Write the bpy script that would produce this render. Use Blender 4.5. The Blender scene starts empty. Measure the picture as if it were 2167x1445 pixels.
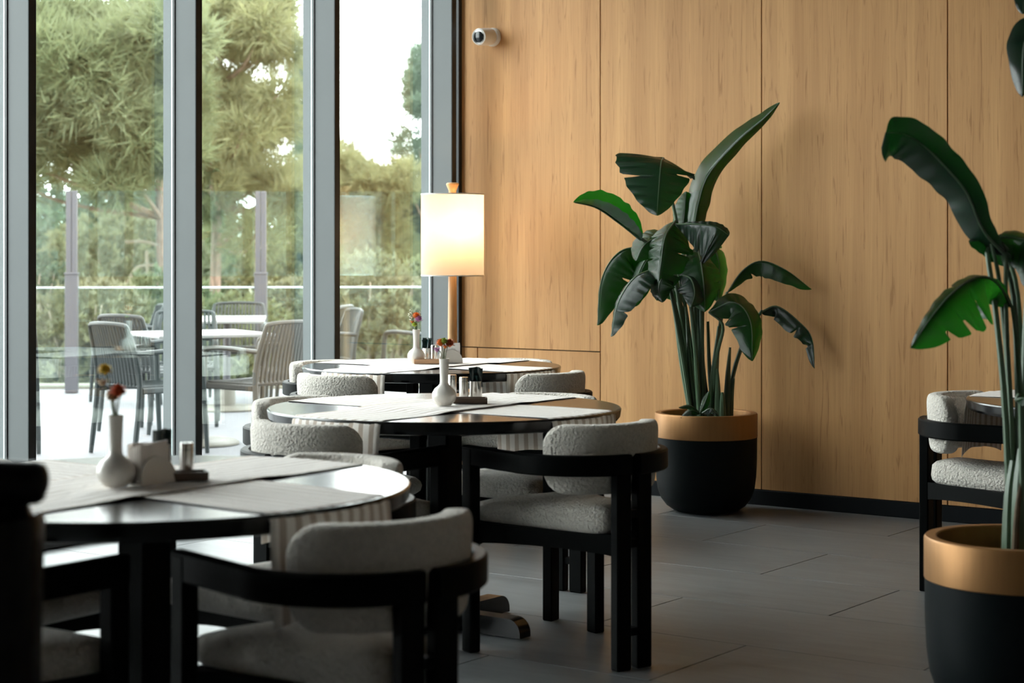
import bpy, bmesh, math, random
import numpy as np
from mathutils import Vector, Matrix

random.seed(7)
S = bpy.context.scene
COL = S.collection

# ------------------------------------------------------------------ camera
CAM = Vector((6.326, -8.291, 1.27))
FPX, HZ = 3900.0, 536.0                 # focal length and horizon row for a 2167x1445 frame
DV = Vector((-0.583, 0.812, 0.0)).normalized()    # view direction
RV = Vector((DV.y, -DV.x, 0.0))                   # right of the view
cam_d = bpy.data.cameras.new('camera')
cam_d.sensor_width = 36.0
cam_d.lens = FPX / 2167.0 * 36.0
cam_d.shift_y = -(722.5 - HZ) / 2167.0
cam_d.clip_end = 300
cam_d.dof.use_dof = True
cam_d.dof.focus_distance = 7.6
cam_d.dof.aperture_fstop = 4.0
cam = bpy.data.objects.new('camera', cam_d)
COL.objects.link(cam)
cam.location = CAM
cam.rotation_euler = (math.pi / 2, 0, math.atan2(-DV.x, DV.y))
S.camera = cam

# ------------------------------------------------------------------ sky, exposure
world = bpy.data.worlds.new('overcast_sky')
S.world = world
world.use_nodes = True
bg = world.node_tree.nodes['Background']
bg.inputs['Color'].default_value = (0.97, 0.985, 1.0, 1)
bg.inputs['Strength'].default_value = 13.5
S.view_settings.view_transform = 'Standard'
S.view_settings.look = 'None'
S.view_settings.exposure = 0.0
S.view_settings.gamma = 1.0
S.view_settings.use_curve_mapping = False
try:
    S.cycles.max_bounces = 8
    S.cycles.diffuse_bounces = 4
    S.cycles.glossy_bounces = 4
    S.cycles.transmission_bounces = 6
    S.cycles.transparent_max_bounces = 16
    S.cycles.sample_clamp_indirect = 8.0
    S.cycles.caustics_reflective = False
    S.cycles.caustics_refractive = False
    S.cycles.use_denoising = True
except Exception:
    pass


def cw(X, Y, Z=0.0):
    """camera-aligned plan coordinates (right, ahead) -> world"""
    p = CAM + RV * X + DV * Y
    return Vector((p.x, p.y, Z))


def pix(px, py, Y):
    return cw((px - 1083.5) / FPX * Y, Y, CAM.z - (py - HZ) / FPX * Y)


def cdir(X, Y, Z):
    return (RV * X + DV * Y + Vector((0, 0, Z))).normalized()


# ------------------------------------------------------------------ materials
def new_mat(name):
    m = bpy.data.materials.new(name)
    m.use_nodes = True
    nt = m.node_tree
    b = nt.nodes['Principled BSDF']
    return m, nt, b


def N(nt, t, **kw):
    n = nt.nodes.new(t)
    for k, v in kw.items():
        setattr(n, k, v)
    return n


def mat(name, col, rough=0.5, metal=0.0, spec=0.5, var=0.0, scale=8.0, stretch=(1, 1, 1), bump=0.0, bscale=60.0,
        coat=0.0, col2=None, sheen=0.0):
    m, nt, b = new_mat(name)
    b.inputs['Base Color'].default_value = (*col, 1)
    b.inputs['Roughness'].default_value = rough
    b.inputs['Metallic'].default_value = metal
    b.inputs['Specular IOR Level'].default_value = spec
    b.inputs['Coat Weight'].default_value = coat
    b.inputs['Coat Roughness'].default_value = 0.08
    b.inputs['Sheen Weight'].default_value = sheen
    tc = N(nt, 'ShaderNodeTexCoord')
    mp = N(nt, 'ShaderNodeMapping')
    mp.inputs['Scale'].default_value = stretch
    nt.links.new(tc.outputs['Object'], mp.inputs['Vector'])
    if var > 0 or col2:
        nz = N(nt, 'ShaderNodeTexNoise')
        nz.inputs['Scale'].default_value = scale
        nz.inputs['Detail'].default_value = 5
        nt.links.new(mp.outputs[0], nz.inputs['Vector'])
        cr = N(nt, 'ShaderNodeValToRGB')
        c2 = col2 or tuple(max(0, c * (1 - var)) for c in col)
        c1 = col if col2 else tuple(min(1, c * (1 + var)) for c in col)
        cr.color_ramp.elements[0].position = 0.3
        cr.color_ramp.elements[1].position = 0.7
        cr.color_ramp.elements[0].color = (*c2, 1)
        cr.color_ramp.elements[1].color = (*c1, 1)
        nt.links.new(nz.outputs['Fac'], cr.inputs[0])
        nt.links.new(cr.outputs[0], b.inputs['Base Color'])
    if bump > 0:
        nb = N(nt, 'ShaderNodeTexNoise')
        nb.inputs['Scale'].default_value = bscale
        nb.inputs['Detail'].default_value = 4
        nt.links.new(mp.outputs[0], nb.inputs['Vector'])
        bp = N(nt, 'ShaderNodeBump')
        bp.inputs['Strength'].default_value = bump
        bp.inputs['Distance'].default_value = 0.01 if bump < 0.9 else 0.016
        nt.links.new(nb.outputs['Fac'], bp.inputs['Height'])
        nt.links.new(bp.outputs[0], b.inputs['Normal'])
    return m


def wood_veneer():
    m, nt, b = new_mat('oak_veneer')
    tc = N(nt, 'ShaderNodeTexCoord')
    oi = N(nt, 'ShaderNodeObjectInfo')
    add = N(nt, 'ShaderNodeVectorMath', operation='ADD')
    sc = N(nt, 'ShaderNodeVectorMath', operation='SCALE')
    sc.inputs['Scale'].default_value = 37.0
    cmb = N(nt, 'ShaderNodeCombineXYZ')
    for i in range(3):
        nt.links.new(oi.outputs['Random'], cmb.inputs[i])
    nt.links.new(cmb.outputs[0], sc.inputs[0])
    nt.links.new(tc.outputs['Object'], add.inputs[0])
    nt.links.new(sc.outputs[0], add.inputs[1])

    def noise(stretch, scale, detail, dist=0.0):
        mp = N(nt, 'ShaderNodeMapping')
        mp.inputs['Scale'].default_value = stretch
        nt.links.new(add.outputs[0], mp.inputs['Vector'])
        nz = N(nt, 'ShaderNodeTexNoise')
        nz.inputs['Scale'].default_value = scale
        nz.inputs['Detail'].default_value = detail
        nz.inputs['Distortion'].default_value = dist
        nt.links.new(mp.outputs[0], nz.inputs['Vector'])
        return nz.outputs['Fac']
    broad = noise((9, 9, 0.35), 1.0, 3, 0.6)
    fine = noise((150, 150, 2.2), 1.0, 4, 0.0)
    fleck = noise((56, 56, 3.4), 1.0, 6, 1.3)
    cr = N(nt, 'ShaderNodeValToRGB')
    cr.color_ramp.elements[0].position = 0.30
    cr.color_ramp.elements[1].position = 0.72
    cr.color_ramp.elements[0].color = (0.475, 0.243, 0.090, 1)
    cr.color_ramp.elements[1].color = (0.62, 0.343, 0.138, 1)
    nt.links.new(broad, cr.inputs[0])
    cf = N(nt, 'ShaderNodeValToRGB')
    cf.color_ramp.elements[0].position = 0.35
    cf.color_ramp.elements[1].position = 0.65
    cf.color_ramp.elements[0].color = (0.90, 0.88, 0.86, 1)
    cf.color_ramp.elements[1].color = (1, 1, 1, 1)
    nt.links.new(fine, cf.inputs[0])
    ck = N(nt, 'ShaderNodeValToRGB')
    ck.color_ramp.elements[0].position = 0.31
    ck.color_ramp.elements[1].position = 0.43
    ck.color_ramp.elements[0].color = (0.74, 0.68, 0.62, 1)
    ck.color_ramp.elements[1].color = (1, 1, 1, 1)
    nt.links.new(fleck, ck.inputs[0])
    m1 = N(nt, 'ShaderNodeMixRGB', blend_type='MULTIPLY')
    m1.inputs[0].default_value = 1
    m2 = N(nt, 'ShaderNodeMixRGB', blend_type='MULTIPLY')
    m2.inputs[0].default_value = 1
    nt.links.new(cr.outputs[0], m1.inputs[1])
    nt.links.new(cf.outputs[0], m1.inputs[2])
    nt.links.new(m1.outputs[0], m2.inputs[1])
    nt.links.new(ck.outputs[0], m2.inputs[2])
    nt.links.new(m2.outputs[0], b.inputs['Base Color'])
    b.inputs['Roughness'].default_value = 0.55
    b.inputs['Specular IOR Level'].default_value = 0.3
    bp = N(nt, 'ShaderNodeBump')
    bp.inputs['Strength'].default_value = 0.12
    bp.inputs['Distance'].default_value = 0.002
    nt.links.new(fine, bp.inputs['Height'])
    nt.links.new(bp.outputs[0], b.inputs['Normal'])
    return m


def tile_mat():
    m, nt, b = new_mat('slate_tile')
    tc = N(nt, 'ShaderNodeTexCoord')
    oi = N(nt, 'ShaderNodeObjectInfo')
    cmb = N(nt, 'ShaderNodeCombineXYZ')
    for i in range(3):
        nt.links.new(oi.outputs['Random'], cmb.inputs[i])
    sc = N(nt, 'ShaderNodeVectorMath', operation='SCALE')
    sc.inputs['Scale'].default_value = 53.0
    nt.links.new(cmb.outputs[0], sc.inputs[0])
    add = N(nt, 'ShaderNodeVectorMath', operation='ADD')
    nt.links.new(tc.outputs['Object'], add.inputs[0])
    nt.links.new(sc.outputs[0], add.inputs[1])
    mp = N(nt, 'ShaderNodeMapping')
    mp.inputs['Scale'].default_value = (1.2, 6, 1)
    nt.links.new(add.outputs[0], mp.inputs[0])
    nz = N(nt, 'ShaderNodeTexNoise')
    nz.inputs['Scale'].default_value = 3.0
    nz.inputs['Detail'].default_value = 8
    nz.inputs['Roughness'].default_value = 0.65
    nt.links.new(mp.outputs[0], nz.inputs['Vector'])
    cr = N(nt, 'ShaderNodeValToRGB')
    cr.color_ramp.elements[0].position = 0.3
    cr.color_ramp.elements[1].position = 0.75
    cr.color_ramp.elements[0].color = (0.105, 0.111, 0.114, 1)
    cr.color_ramp.elements[1].color = (0.188, 0.196, 0.200, 1)
    nt.links.new(nz.outputs['Fac'], cr.inputs[0])
    nt.links.new(cr.outputs[0], b.inputs['Base Color'])
    rr = N(nt, 'ShaderNodeMapRange')
    rr.inputs['To Min'].default_value = 0.36
    rr.inputs['To Max'].default_value = 0.5
    nt.links.new(nz.outputs['Fac'], rr.inputs['Value'])
    nt.links.new(rr.outputs[0], b.inputs['Roughness'])
    b.inputs['Specular IOR Level'].default_value = 0.5
    bp = N(nt, 'ShaderNodeBump')
    bp.inputs['Strength'].default_value = 0.1
    bp.inputs['Distance'].default_value = 0.002
    nt.links.new(nz.outputs['Fac'], bp.inputs['Height'])
    nt.links.new(bp.outputs[0], b.inputs['Normal'])
    return m


def glass_mat(name, tint=(0.93, 0.965, 0.95), ior=1.5):
    m = bpy.data.materials.new(name)
    m.use_nodes = True
    nt = m.node_tree
    nt.nodes.clear()
    out = N(nt, 'ShaderNodeOutputMaterial')
    lw = N(nt, 'ShaderNodeLayerWeight')
    lw.inputs['Blend'].default_value = 0.5
    pw = N(nt, 'ShaderNodeMath', operation='POWER')
    pw.inputs[1].default_value = 5.0
    nt.links.new(lw.outputs['Facing'], pw.inputs[0])
    fr = N(nt, 'ShaderNodeMapRange')
    fr.inputs['To Min'].default_value = ((ior - 1) / (ior + 1)) ** 2
    fr.inputs['To Max'].default_value = 1.0
    nt.links.new(pw.outputs[0], fr.inputs['Value'])
    tr = N(nt, 'ShaderNodeBsdfTransparent')
    tr.inputs['Color'].default_value = (*tint, 1)
    gl = N(nt, 'ShaderNodeBsdfGlossy')
    gl.inputs['Roughness'].default_value = 0.0
    gl.inputs['Color'].default_value = (0.86, 1.0, 1.0, 1)
    mx = N(nt, 'ShaderNodeMixShader')
    nt.links.new(fr.outputs[0], mx.inputs[0])
    nt.links.new(tr.outputs[0], mx.inputs[1])
    nt.links.new(gl.outputs[0], mx.inputs[2])
    nt.links.new(mx.outputs[0], out.inputs['Surface'])
    return m


def leaf_mat(name, col, trans, rough=0.35, scale=5.0, tw=0.35, col2=None, spec=0.5, veins=False):
    m = bpy.data.materials.new(name)
    m.use_nodes = True
    nt = m.node_tree
    b = nt.nodes['Principled BSDF']
    out = nt.nodes['Material Output']
    tc = N(nt, 'ShaderNodeTexCoord')
    nz = N(nt, 'ShaderNodeTexNoise')
    nz.inputs['Scale'].default_value = scale
    nz.inputs['Detail'].default_value = 3
    nt.links.new(tc.outputs['Object'], nz.inputs['Vector'])
    cr = N(nt, 'ShaderNodeValToRGB')
    cr.color_ramp.elements[0].position = 0.32
    cr.color_ramp.elements[1].position = 0.68
    cr.color_ramp.elements[0].color = (*(col2 or tuple(c * 0.6 for c in col)), 1)
    cr.color_ramp.elements[1].color = (*col, 1)
    nt.links.new(nz.outputs['Fac'], cr.inputs[0])
    nt.links.new(cr.outputs[0], b.inputs['Base Color'])
    b.inputs['Roughness'].default_value = rough
    b.inputs['Specular IOR Level'].default_value = spec
    t = N(nt, 'ShaderNodeBsdfTranslucent')
    t.inputs['Color'].default_value = (*trans, 1)
    mx = N(nt, 'ShaderNodeMixShader')
    mx.inputs[0].default_value = tw
    nt.links.new(b.outputs[0], mx.inputs[1])
    nt.links.new(t.outputs[0], mx.inputs[2])
    nt.links.new(mx.outputs[0], out.inputs['Surface'])
    if veins:
        uv = N(nt, 'ShaderNodeUVMap')
        wv = N(nt, 'ShaderNodeTexWave', wave_type='BANDS', bands_direction='Y')
        wv.inputs['Scale'].default_value = 9.0
        wv.inputs['Distortion'].default_value = 0.6
        nt.links.new(uv.outputs[0], wv.inputs['Vector'])
        bp = N(nt, 'ShaderNodeBump')
        bp.inputs['Strength'].default_value = 0.35
        bp.inputs['Distance'].default_value = 0.004
        nt.links.new(wv.outputs['Fac'], bp.inputs['Height'])
        nt.links.new(bp.outputs[0], b.inputs['Normal'])
        nt.links.new(bp.outputs[0], t.inputs['Normal'])
    return m


def stripe_mat():
    m, nt, b = new_mat('striped_linen')
    uv = N(nt, 'ShaderNodeUVMap')
    sp = N(nt, 'ShaderNodeSeparateXYZ')
    nt.links.new(uv.outputs[0], sp.inputs[0])
    mu = N(nt, 'ShaderNodeMath', operation='MULTIPLY')
    mu.inputs[1].default_value = 10.0
    nt.links.new(sp.outputs[0], mu.inputs[0])
    frc = N(nt, 'ShaderNodeMath', operation='FRACT')
    nt.links.new(mu.outputs[0], frc.inputs[0])
    cr = N(nt, 'ShaderNodeValToRGB')
    e = cr.color_ramp.elements
    e[0].position = 0.0
    e[0].color = (0.86, 0.82, 0.775, 1)
    e[1].position = 0.52
    e[1].color = (0.86, 0.82, 0.775, 1)
    x = cr.color_ramp.elements.new(0.56)
    x.color = (0.50, 0.42, 0.35, 1)
    x = cr.color_ramp.elements.new(0.96)
    x.color = (0.50, 0.42, 0.35, 1)
    x = cr.color_ramp.elements.new(1.0)
    x.color = (0.86, 0.82, 0.775, 1)
    nt.links.new(frc.outputs[0], cr.inputs[0])
    nt.links.new(cr.outputs[0], b.inputs['Base Color'])
    b.inputs['Roughness'].default_value = 0.85
    b.inputs['Sheen Weight'].default_value = 0.3
    tc = N(nt, 'ShaderNodeTexCoord')
    nz = N(nt, 'ShaderNodeTexNoise')
    nz.inputs['Scale'].default_value = 14
    nz.inputs['Detail'].default_value = 7
    nz.inputs['Distortion'].default_value = 1.5
    nt.links.new(tc.outputs['Object'], nz.inputs['Vector'])
    bp = N(nt, 'ShaderNodeBump')
    bp.inputs['Strength'].default_value = 0.5
    bp.inputs['Distance'].default_value = 0.012
    nt.links.new(nz.outputs['Fac'], bp.inputs['Height'])
    nt.links.new(bp.outputs[0], b.inputs['Normal'])
    return m


def shade_mat():
    m = bpy.data.materials.new('linen_lamp_shade')
    m.use_nodes = True
    nt = m.node_tree
    nt.nodes.clear()
    out = N(nt, 'ShaderNodeOutputMaterial')
    d = N(nt, 'ShaderNodeBsdfDiffuse')
    d.inputs['Color'].default_value = (0.52, 0.50, 0.48, 1)
    t = N(nt, 'ShaderNodeBsdfTranslucent')
    t.inputs['Color'].default_value = (0.72, 0.63, 0.50, 1)
    mx = N(nt, 'ShaderNodeMixShader')
    mx.inputs[0].default_value = 0.5
    nt.links.new(d.outputs[0], mx.inputs[1])
    nt.links.new(t.outputs[0], mx.inputs[2])
    nt.links.new(mx.outputs[0], out.inputs['Surface'])
    return m


M = {}
M['veneer'] = wood_veneer()
M['tile'] = tile_mat()
M['grout'] = mat('dark_grout', (0.04, 0.04, 0.04), 0.9)
M['glass'] = glass_mat('window_glass', ior=2.0)
M['rail_glass'] = glass_mat('balustrade_glass', (0.86, 0.91, 0.90), 1.45)
M['ceiling'] = mat('ceiling_plaster', (0.30, 0.285, 0.27), 0.9)
M['dark_wall'] = mat('warm_plaster', (0.42, 0.38, 0.33), 0.9, var=0.1)
M['base'] = mat('black_baseboard', (0.003, 0.0045, 0.006), 0.55, spec=0.1)
M['alu'] = mat('grey_aluminium', (0.105, 0.115, 0.117), 0.5, spec=0.2, var=0.04, scale=3)
M['alu_dark'] = mat('black_gasket_and_shade', (0.012, 0.014, 0.014), 0.6)
M['alu_bright'] = mat('bright_glazing_edge', (0.42, 0.50, 0.50), 0.35)
M['black_wood'] = mat('black_stained_ash', (0.0012, 0.0018, 0.0018), 0.45, spec=0.05, bump=0.06, bscale=14, stretch=(3, 3, 3))
M['table_top'] = mat('black_lacquer', (0.003, 0.003, 0.0028), 0.20, spec=0.5, coat=0.0)
M['boucle'] = mat('cream_boucle', (0.70, 0.655, 0.585), 0.95, var=0.08, scale=90, bump=1.0, bscale=105, sheen=0.3)
M['linen'] = stripe_mat()
M['ceramic'] = mat('white_ceramic', (0.74, 0.71, 0.66), 0.22, coat=0.3)
M['steel'] = mat('brushed_steel', (0.62, 0.60, 0.57), 0.24, metal=1.0)
M['tray'] = mat('walnut_tray', (0.10, 0.062, 0.04), 0.5, var=0.25, scale=20, stretch=(1, 6, 6))
M['tray_light'] = mat('oak_tray', (0.55, 0.32, 0.18), 0.5, var=0.15, scale=20, stretch=(1, 6, 6))
M['foil'] = mat('dark_green_sachet', (0.006, 0.02, 0.02), 0.18, coat=0.4)
M['napkin'] = mat('paper_napkin', (0.80, 0.74, 0.69), 0.9)
M['napkin_white'] = mat('white_paper_napkin', (0.82, 0.81, 0.79), 0.9)
M['pot'] = mat('black_planter', (0.0022, 0.005, 0.006), 0.55, spec=0.13)
M['gold'] = mat('brushed_brass', (0.33, 0.165, 0.06), 0.48, metal=0.6, var=0.06, scale=10, stretch=(6, 6, 0.5))
M['soil'] = mat('potting_soil', (0.025, 0.018, 0.013), 0.95, var=0.5, scale=60, bump=1.0, bscale=70)
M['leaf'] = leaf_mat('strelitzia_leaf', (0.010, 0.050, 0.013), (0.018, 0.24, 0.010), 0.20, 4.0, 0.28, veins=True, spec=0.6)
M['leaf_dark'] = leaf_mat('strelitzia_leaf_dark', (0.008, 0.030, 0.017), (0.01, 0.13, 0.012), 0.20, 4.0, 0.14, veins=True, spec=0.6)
M['stalk'] = mat('leaf_stalk', (0.075, 0.13, 0.07), 0.4, var=0.25, scale=12, stretch=(1, 1, 0.2))
M['dry'] = mat('dry_leaf_sheath', (0.10, 0.065, 0.035), 0.8, var=0.3, scale=20)
M['shade'] = shade_mat()
M['oak'] = mat('turned_oak', (0.50, 0.27, 0.11), 0.45, var=0.15, scale=10, stretch=(8, 8, 0.7))
M['white_plastic'] = mat('white_plastic', (0.74, 0.73, 0.70), 0.35)
M['black_gloss'] = mat('black_lens_glass', (0.008, 0.010, 0.012), 0.12)
M['leather'] = mat('black_leather', (0.002, 0.002, 0.002), 0.36, bump=0.3, bscale=40, spec=0.16)
M['terrace'] = mat('terrace_paving', (0.125, 0.125, 0.133), 0.7, var=0.06, scale=2, stretch=(3, 0.6, 1))
M['kerb'] = mat('sandstone_kerb', (0.17, 0.15, 0.12), 0.8, var=0.1)
M['rail_post'] = mat('grey_rail_post', (0.045, 0.043, 0.05), 0.5)
M['poly'] = mat('grey_polypropylene', (0.016, 0.020, 0.020), 0.42, spec=0.25)
M['poly_brown'] = mat('taupe_polypropylene', (0.034, 0.031, 0.026), 0.42, spec=0.25)
M['hpl'] = mat('white_laminate', (0.19, 0.187, 0.18), 0.4)
M['cream_metal'] = mat('cream_metal', (0.12, 0.112, 0.09), 0.5)
M['bark'] = mat('pine_bark', (0.24, 0.16, 0.125), 0.9, var=0.35, scale=8, stretch=(3, 3, 0.6), bump=0.8, bscale=12)
M['twig'] = mat('pale_dead_branch', (0.34, 0.28, 0.22), 0.9, var=0.2)
M['needle'] = leaf_mat('pine_needles', (0.14, 0.155, 0.09), (0.20, 0.225, 0.115), 0.6, 0.8, 0.4, col2=(0.085, 0.105, 0.05), spec=0.2)  # foliage colours here are paled and greyed to put haze into them
M['needle_light'] = leaf_mat('pale_pine_needles', (0.185, 0.185, 0.10), (0.27, 0.275, 0.13), 0.6, 0.9, 0.4, col2=(0.12, 0.125, 0.07), spec=0.2)
M['needle_dark'] = leaf_mat('blue_green_needles', (0.10, 0.13, 0.10), (0.13, 0.18, 0.11), 0.6, 0.8, 0.4, col2=(0.065, 0.09, 0.07), spec=0.2)
M['shrub'] = leaf_mat('olive_shrub_leaves', (0.19, 0.185, 0.12), (0.22, 0.22, 0.12), 0.6, 0.7, 0.4, col2=(0.11, 0.115, 0.075), spec=0.2)
M['earth'] = mat('dry_earth', (0.26, 0.235, 0.16), 0.95, var=0.3, scale=0.8)
for nm, c in (('orange', (0.75, 0.22, 0.03)), ('rust', (0.55, 0.11, 0.03)), ('yellow', (0.68, 0.48, 0.04)),
              ('lilac', (0.48, 0.22, 0.42)), ('lime', (0.40, 0.48, 0.06)), ('buff', (0.50, 0.36, 0.22)), ('white', (0.78, 0.78, 0.70))):
    M['petal_' + nm] = mat('petal_' + nm, c, 0.7, var=0.3, scale=150)
M['stem'] = mat('flower_stem', (0.12, 0.15, 0.06), 0.6)
M['dark_void'] = mat('shadow_gap', (0.02, 0.02, 0.02), 0.9)


# ------------------------------------------------------------------ mesh helpers
class MB:
    def __init__(self):
        self.v, self.f, self.uv = [], [], None

    def add(self, verts, faces):
        o = len(self.v)
        self.v.extend(Vector(p) for p in verts)
        self.f.extend(tuple(i + o for i in f) for f in faces)
        return self

    def box(self, c, s, ch=0.0, rot=None, seg=1):
        bm = bmesh.new()
        bmesh.ops.create_cube(bm, size=1.0)
        bmesh.ops.scale(bm, vec=Vector(s), verts=bm.verts)
        if ch > 0:
            bmesh.ops.bevel(bm, geom=list(bm.edges), offset=ch, segments=seg, affect='EDGES', profile=0.6)
        mt = Matrix.Translation(Vector(c))
        if rot is not None:
            mt = mt @ (rot if isinstance(rot, Matrix) else Matrix.Rotation(rot, 4, 'Z'))
        bm.verts.index_update()
        self.add([mt @ v.co for v in bm.verts], [[v.index for v in f.verts] for f in bm.faces])
        bm.free()
        return self

    def lathe(self, prof, n=32, mt=None, close=False):
        """prof: list of (r, z); poles closed where r == 0"""
        mt = mt or Matrix.Identity(4)
        rings = []
        vs, fs = [], []
        for r, z in prof:
            if r <= 1e-6:
                rings.append([len(vs)])
                vs.append(mt @ Vector((0, 0, z)))
            else:
                rings.append(list(range(len(vs), len(vs) + n)))
                for i in range(n):
                    a = 2 * math.pi * i / n
                    vs.append(mt @ Vector((r * math.cos(a), r * math.sin(a), z)))
        prs = list(zip(rings, rings[1:]))
        if close:
            prs.append((rings[-1], rings[0]))
        for A, B in prs:
            if len(A) == 1 and len(B) == 1:
                continue
            for i in range(n):
                j = (i + 1) % n
                if len(A) == 1:
                    fs.append((A[0], B[j], B[i]))
                elif len(B) == 1:
                    fs.append((A[i], A[j], B[0]))
                else:
                    fs.append((A[i], A[j], B[j], B[i]))
        return self.add(vs, fs)

    def tube(self, pts, rad, n=8, cap=True):
        pts = [Vector(p) for p in pts]
        rs = rad if isinstance(rad, (list, tuple)) else [rad] * len(pts)
        vs, fs = [], []
        ref = None
        for k, p in enumerate(pts):
            t = (pts[min(k + 1, len(pts) - 1)] - pts[max(k - 1, 0)])
            t = t.normalized() if t.length > 1e-9 else Vector((0, 0, 1))
            if ref is None:
                ref = Vector((1, 0, 0)) if abs(t.x) < 0.8 else Vector((0, 1, 0))
            ref = (ref - t * ref.dot(t)).normalized()
            b = t.cross(ref)
            for i in range(n):
                a = 2 * math.pi * i / n
                vs.append(p + (ref * math.cos(a) + b * math.sin(a)) * rs[k])
        for k in range(len(pts) - 1):
            for i in range(n):
                j = (i + 1) % n
                fs.append((k * n + i, k * n + j, (k + 1) * n + j, (k + 1) * n + i))
        if cap:
            fs.append(tuple(range(n))[::-1])
            fs.append(tuple((len(pts) - 1) * n + i for i in range(n)))
        return self.add(vs, fs)

    def sweep(self, frames, section, cap=True):
        """frames: list of (origin, ax, ay); section: list of (u, v) closed loop"""
        n = len(section)
        vs, fs = [], []
        for o, ax, ay in frames:
            for u, v in section:
                vs.append(o + ax * u + ay * v)
        for k in range(len(frames) - 1):
            for i in range(n):
                j = (i + 1) % n
                fs.append((k * n + i, k * n + j, (k + 1) * n + j, (k + 1) * n + i))
        if cap:
            fs.append(tuple(range(n))[::-1])
            fs.append(tuple((len(frames) - 1) * n + i for i in range(n)))
        return self.add(vs, fs)

    def prism(self, poly, z0, z1):
        n = len(poly)
        vs = [(x, y, z0) for x, y in poly] + [(x, y, z1) for x, y in poly]
        fs = [tuple(range(n))[::-1], tuple(range(n, 2 * n))]
        fs += [(i, (i + 1) % n, n + (i + 1) % n, n + i) for i in range(n)]
        return self.add(vs, fs)

    def mesh(self, name, m, smooth=35):
        me = bpy.data.meshes.new(name)
        me.from_pydata([tuple(p) for p in self.v], [], self.f)
        me.update()
        bm = bmesh.new()
        bm.from_mesh(me)
        bmesh.ops.recalc_face_normals(bm, faces=bm.faces)
        bm.to_mesh(me)
        bm.free()
        if smooth:
            me.polygons.foreach_set('use_smooth', [True] * len(me.polygons))
            me.set_sharp_from_angle(angle=math.radians(smooth))
        me.materials.append(M[m] if isinstance(m, str) else m)
        return me

    def build(self, name, m, parent=None, smooth=35, loc=None):
        o = bpy.data.objects.new(name, self.mesh(name, m, smooth))
        COL.objects.link(o)
        if loc is not None:
            o.location = loc
        if parent is not None:
            o.parent = parent
        return o


def tag(o, label=None, cat=None, group=None, kind=None):
    if label:
        o['label'] = label
    if cat:
        o['category'] = cat
    if group:
        o['group'] = group
    if kind:
        o['kind'] = kind
    return o


def empty(name, loc=(0, 0, 0), rz=0.0, label=None, cat=None, group=None, kind=None):
    o = bpy.data.objects.new(name, None)
    o.empty_display_size = 0.1
    COL.objects.link(o)
    o.location = loc
    o.rotation_euler = (0, 0, rz)
    return tag(o, label, cat, group, kind)


def put(name, me, parent=None, loc=(0, 0, 0), rz=0.0):
    o = bpy.data.objects.new(name, me)
    COL.objects.link(o)
    o.location = loc
    o.rotation_euler = (0, 0, rz)
    if parent is not None:
        o.parent = parent
    return o


def copy_tree(o, parent=None):
    c = o.copy()
    COL.objects.link(c)
    c.parent = parent
    for ch in list(o.children):
        copy_tree(ch, c)
    return c


def catmull(pts, n):
    pts = [Vector(p) for p in pts]
    if len(pts) == 2:
        return [pts[0].lerp(pts[1], i / (n - 1)) for i in range(n)]
    ext = [pts[0] * 2 - pts[1]] + pts + [pts[-1] * 2 - pts[-2]]
    out = []
    m = len(pts) - 1
    for i in range(n):
        u = i / (n - 1) * m
        k = min(int(u), m - 1)
        t = u - k
        p0, p1, p2, p3 = ext[k:k + 4]
        out.append(0.5 * ((2 * p1) + (p2 - p0) * t + (2 * p0 - 5 * p1 + 4 * p2 - p3) * t * t + (3 * p1 - p0 - 3 * p2 + p3) * t ** 3))
    return out


# ------------------------------------------------------------------ room shell
RX, RY, RZ = 9.5, -12.6, 3.4
floor = MB().box(((RX) / 2 - 0.05, RY / 2, -0.06), (RX + 0.3, -RY, 0.1)).build('floor', 'grout', smooth=0)
tag(floor, 'dark grey slate tile floor of the dining room', kind='structure')
tile_full = MB().box((0, 0, 0), (1.2 - 0.004, 0.603 - 0.004, 0.012), 0.0012).mesh('floor_tile', 'tile', 30)
ROW0 = -0.585
rows = [ROW0 + 0.603 * 0.5 - 0.603 * k for k in range(0, 21)]
tile_cache = {}
for k, yc in enumerate(rows):
    off = 2.26 if k % 2 else 2.87
    if yc > -0.31:
        pass
    i0 = math.floor((0.0 - off) / 1.2)
    for i in range(i0, i0 + 10):
        a, b = off + i * 1.2, off + (i + 1) * 1.2
        a, b = max(a, 0.0), min(b, RX)
        y0, y1 = yc - 0.3015, min(yc + 0.3015, 0.0)
        if b - a < 0.05 or y1 - y0 < 0.05 or y0 < RY:
            continue
        key = (round(b - a, 3), round(y1 - y0, 3))
        if key not in tile_cache:
            tile_cache[key] = MB().box((0, 0, 0), (key[0] - 0.004, key[1] - 0.004, 0.012), 0.0012).mesh('floor_tile', 'tile', 30)
        put('floor_tile', tile_cache[key], floor, ((a + b) / 2, (y0 + y1) / 2, -0.006))

ceil_o = MB().box((RX / 2, RY / 2, RZ + 0.1), (RX + 0.6, -RY + 0.4, 0.2)).build('ceiling', 'ceiling', smooth=0)
tag(ceil_o, 'plain plaster ceiling above the dining room', kind='structure')
wall_back = MB().box((RX / 2 + 0.02, 0.13, RZ / 2), (RX + 0.1, 0.2, RZ)).build('wall_back', 'dark_void', smooth=0)
tag(wall_back, 'oak veneer panelled wall with thin vertical shadow gaps', kind='structure')


def panel(x0, x1, z0, z1):
    g = 0.0028
    c = ((x0 + x1) / 2, 0.012, (z0 + z1) / 2)
    MB().box((0, 0, 0), (x1 - x0 - 2 * g, 0.024, z1 - z0 - 2 * g), 0.001).build('wall_panel', 'veneer', wall_back, 30, c)


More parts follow.
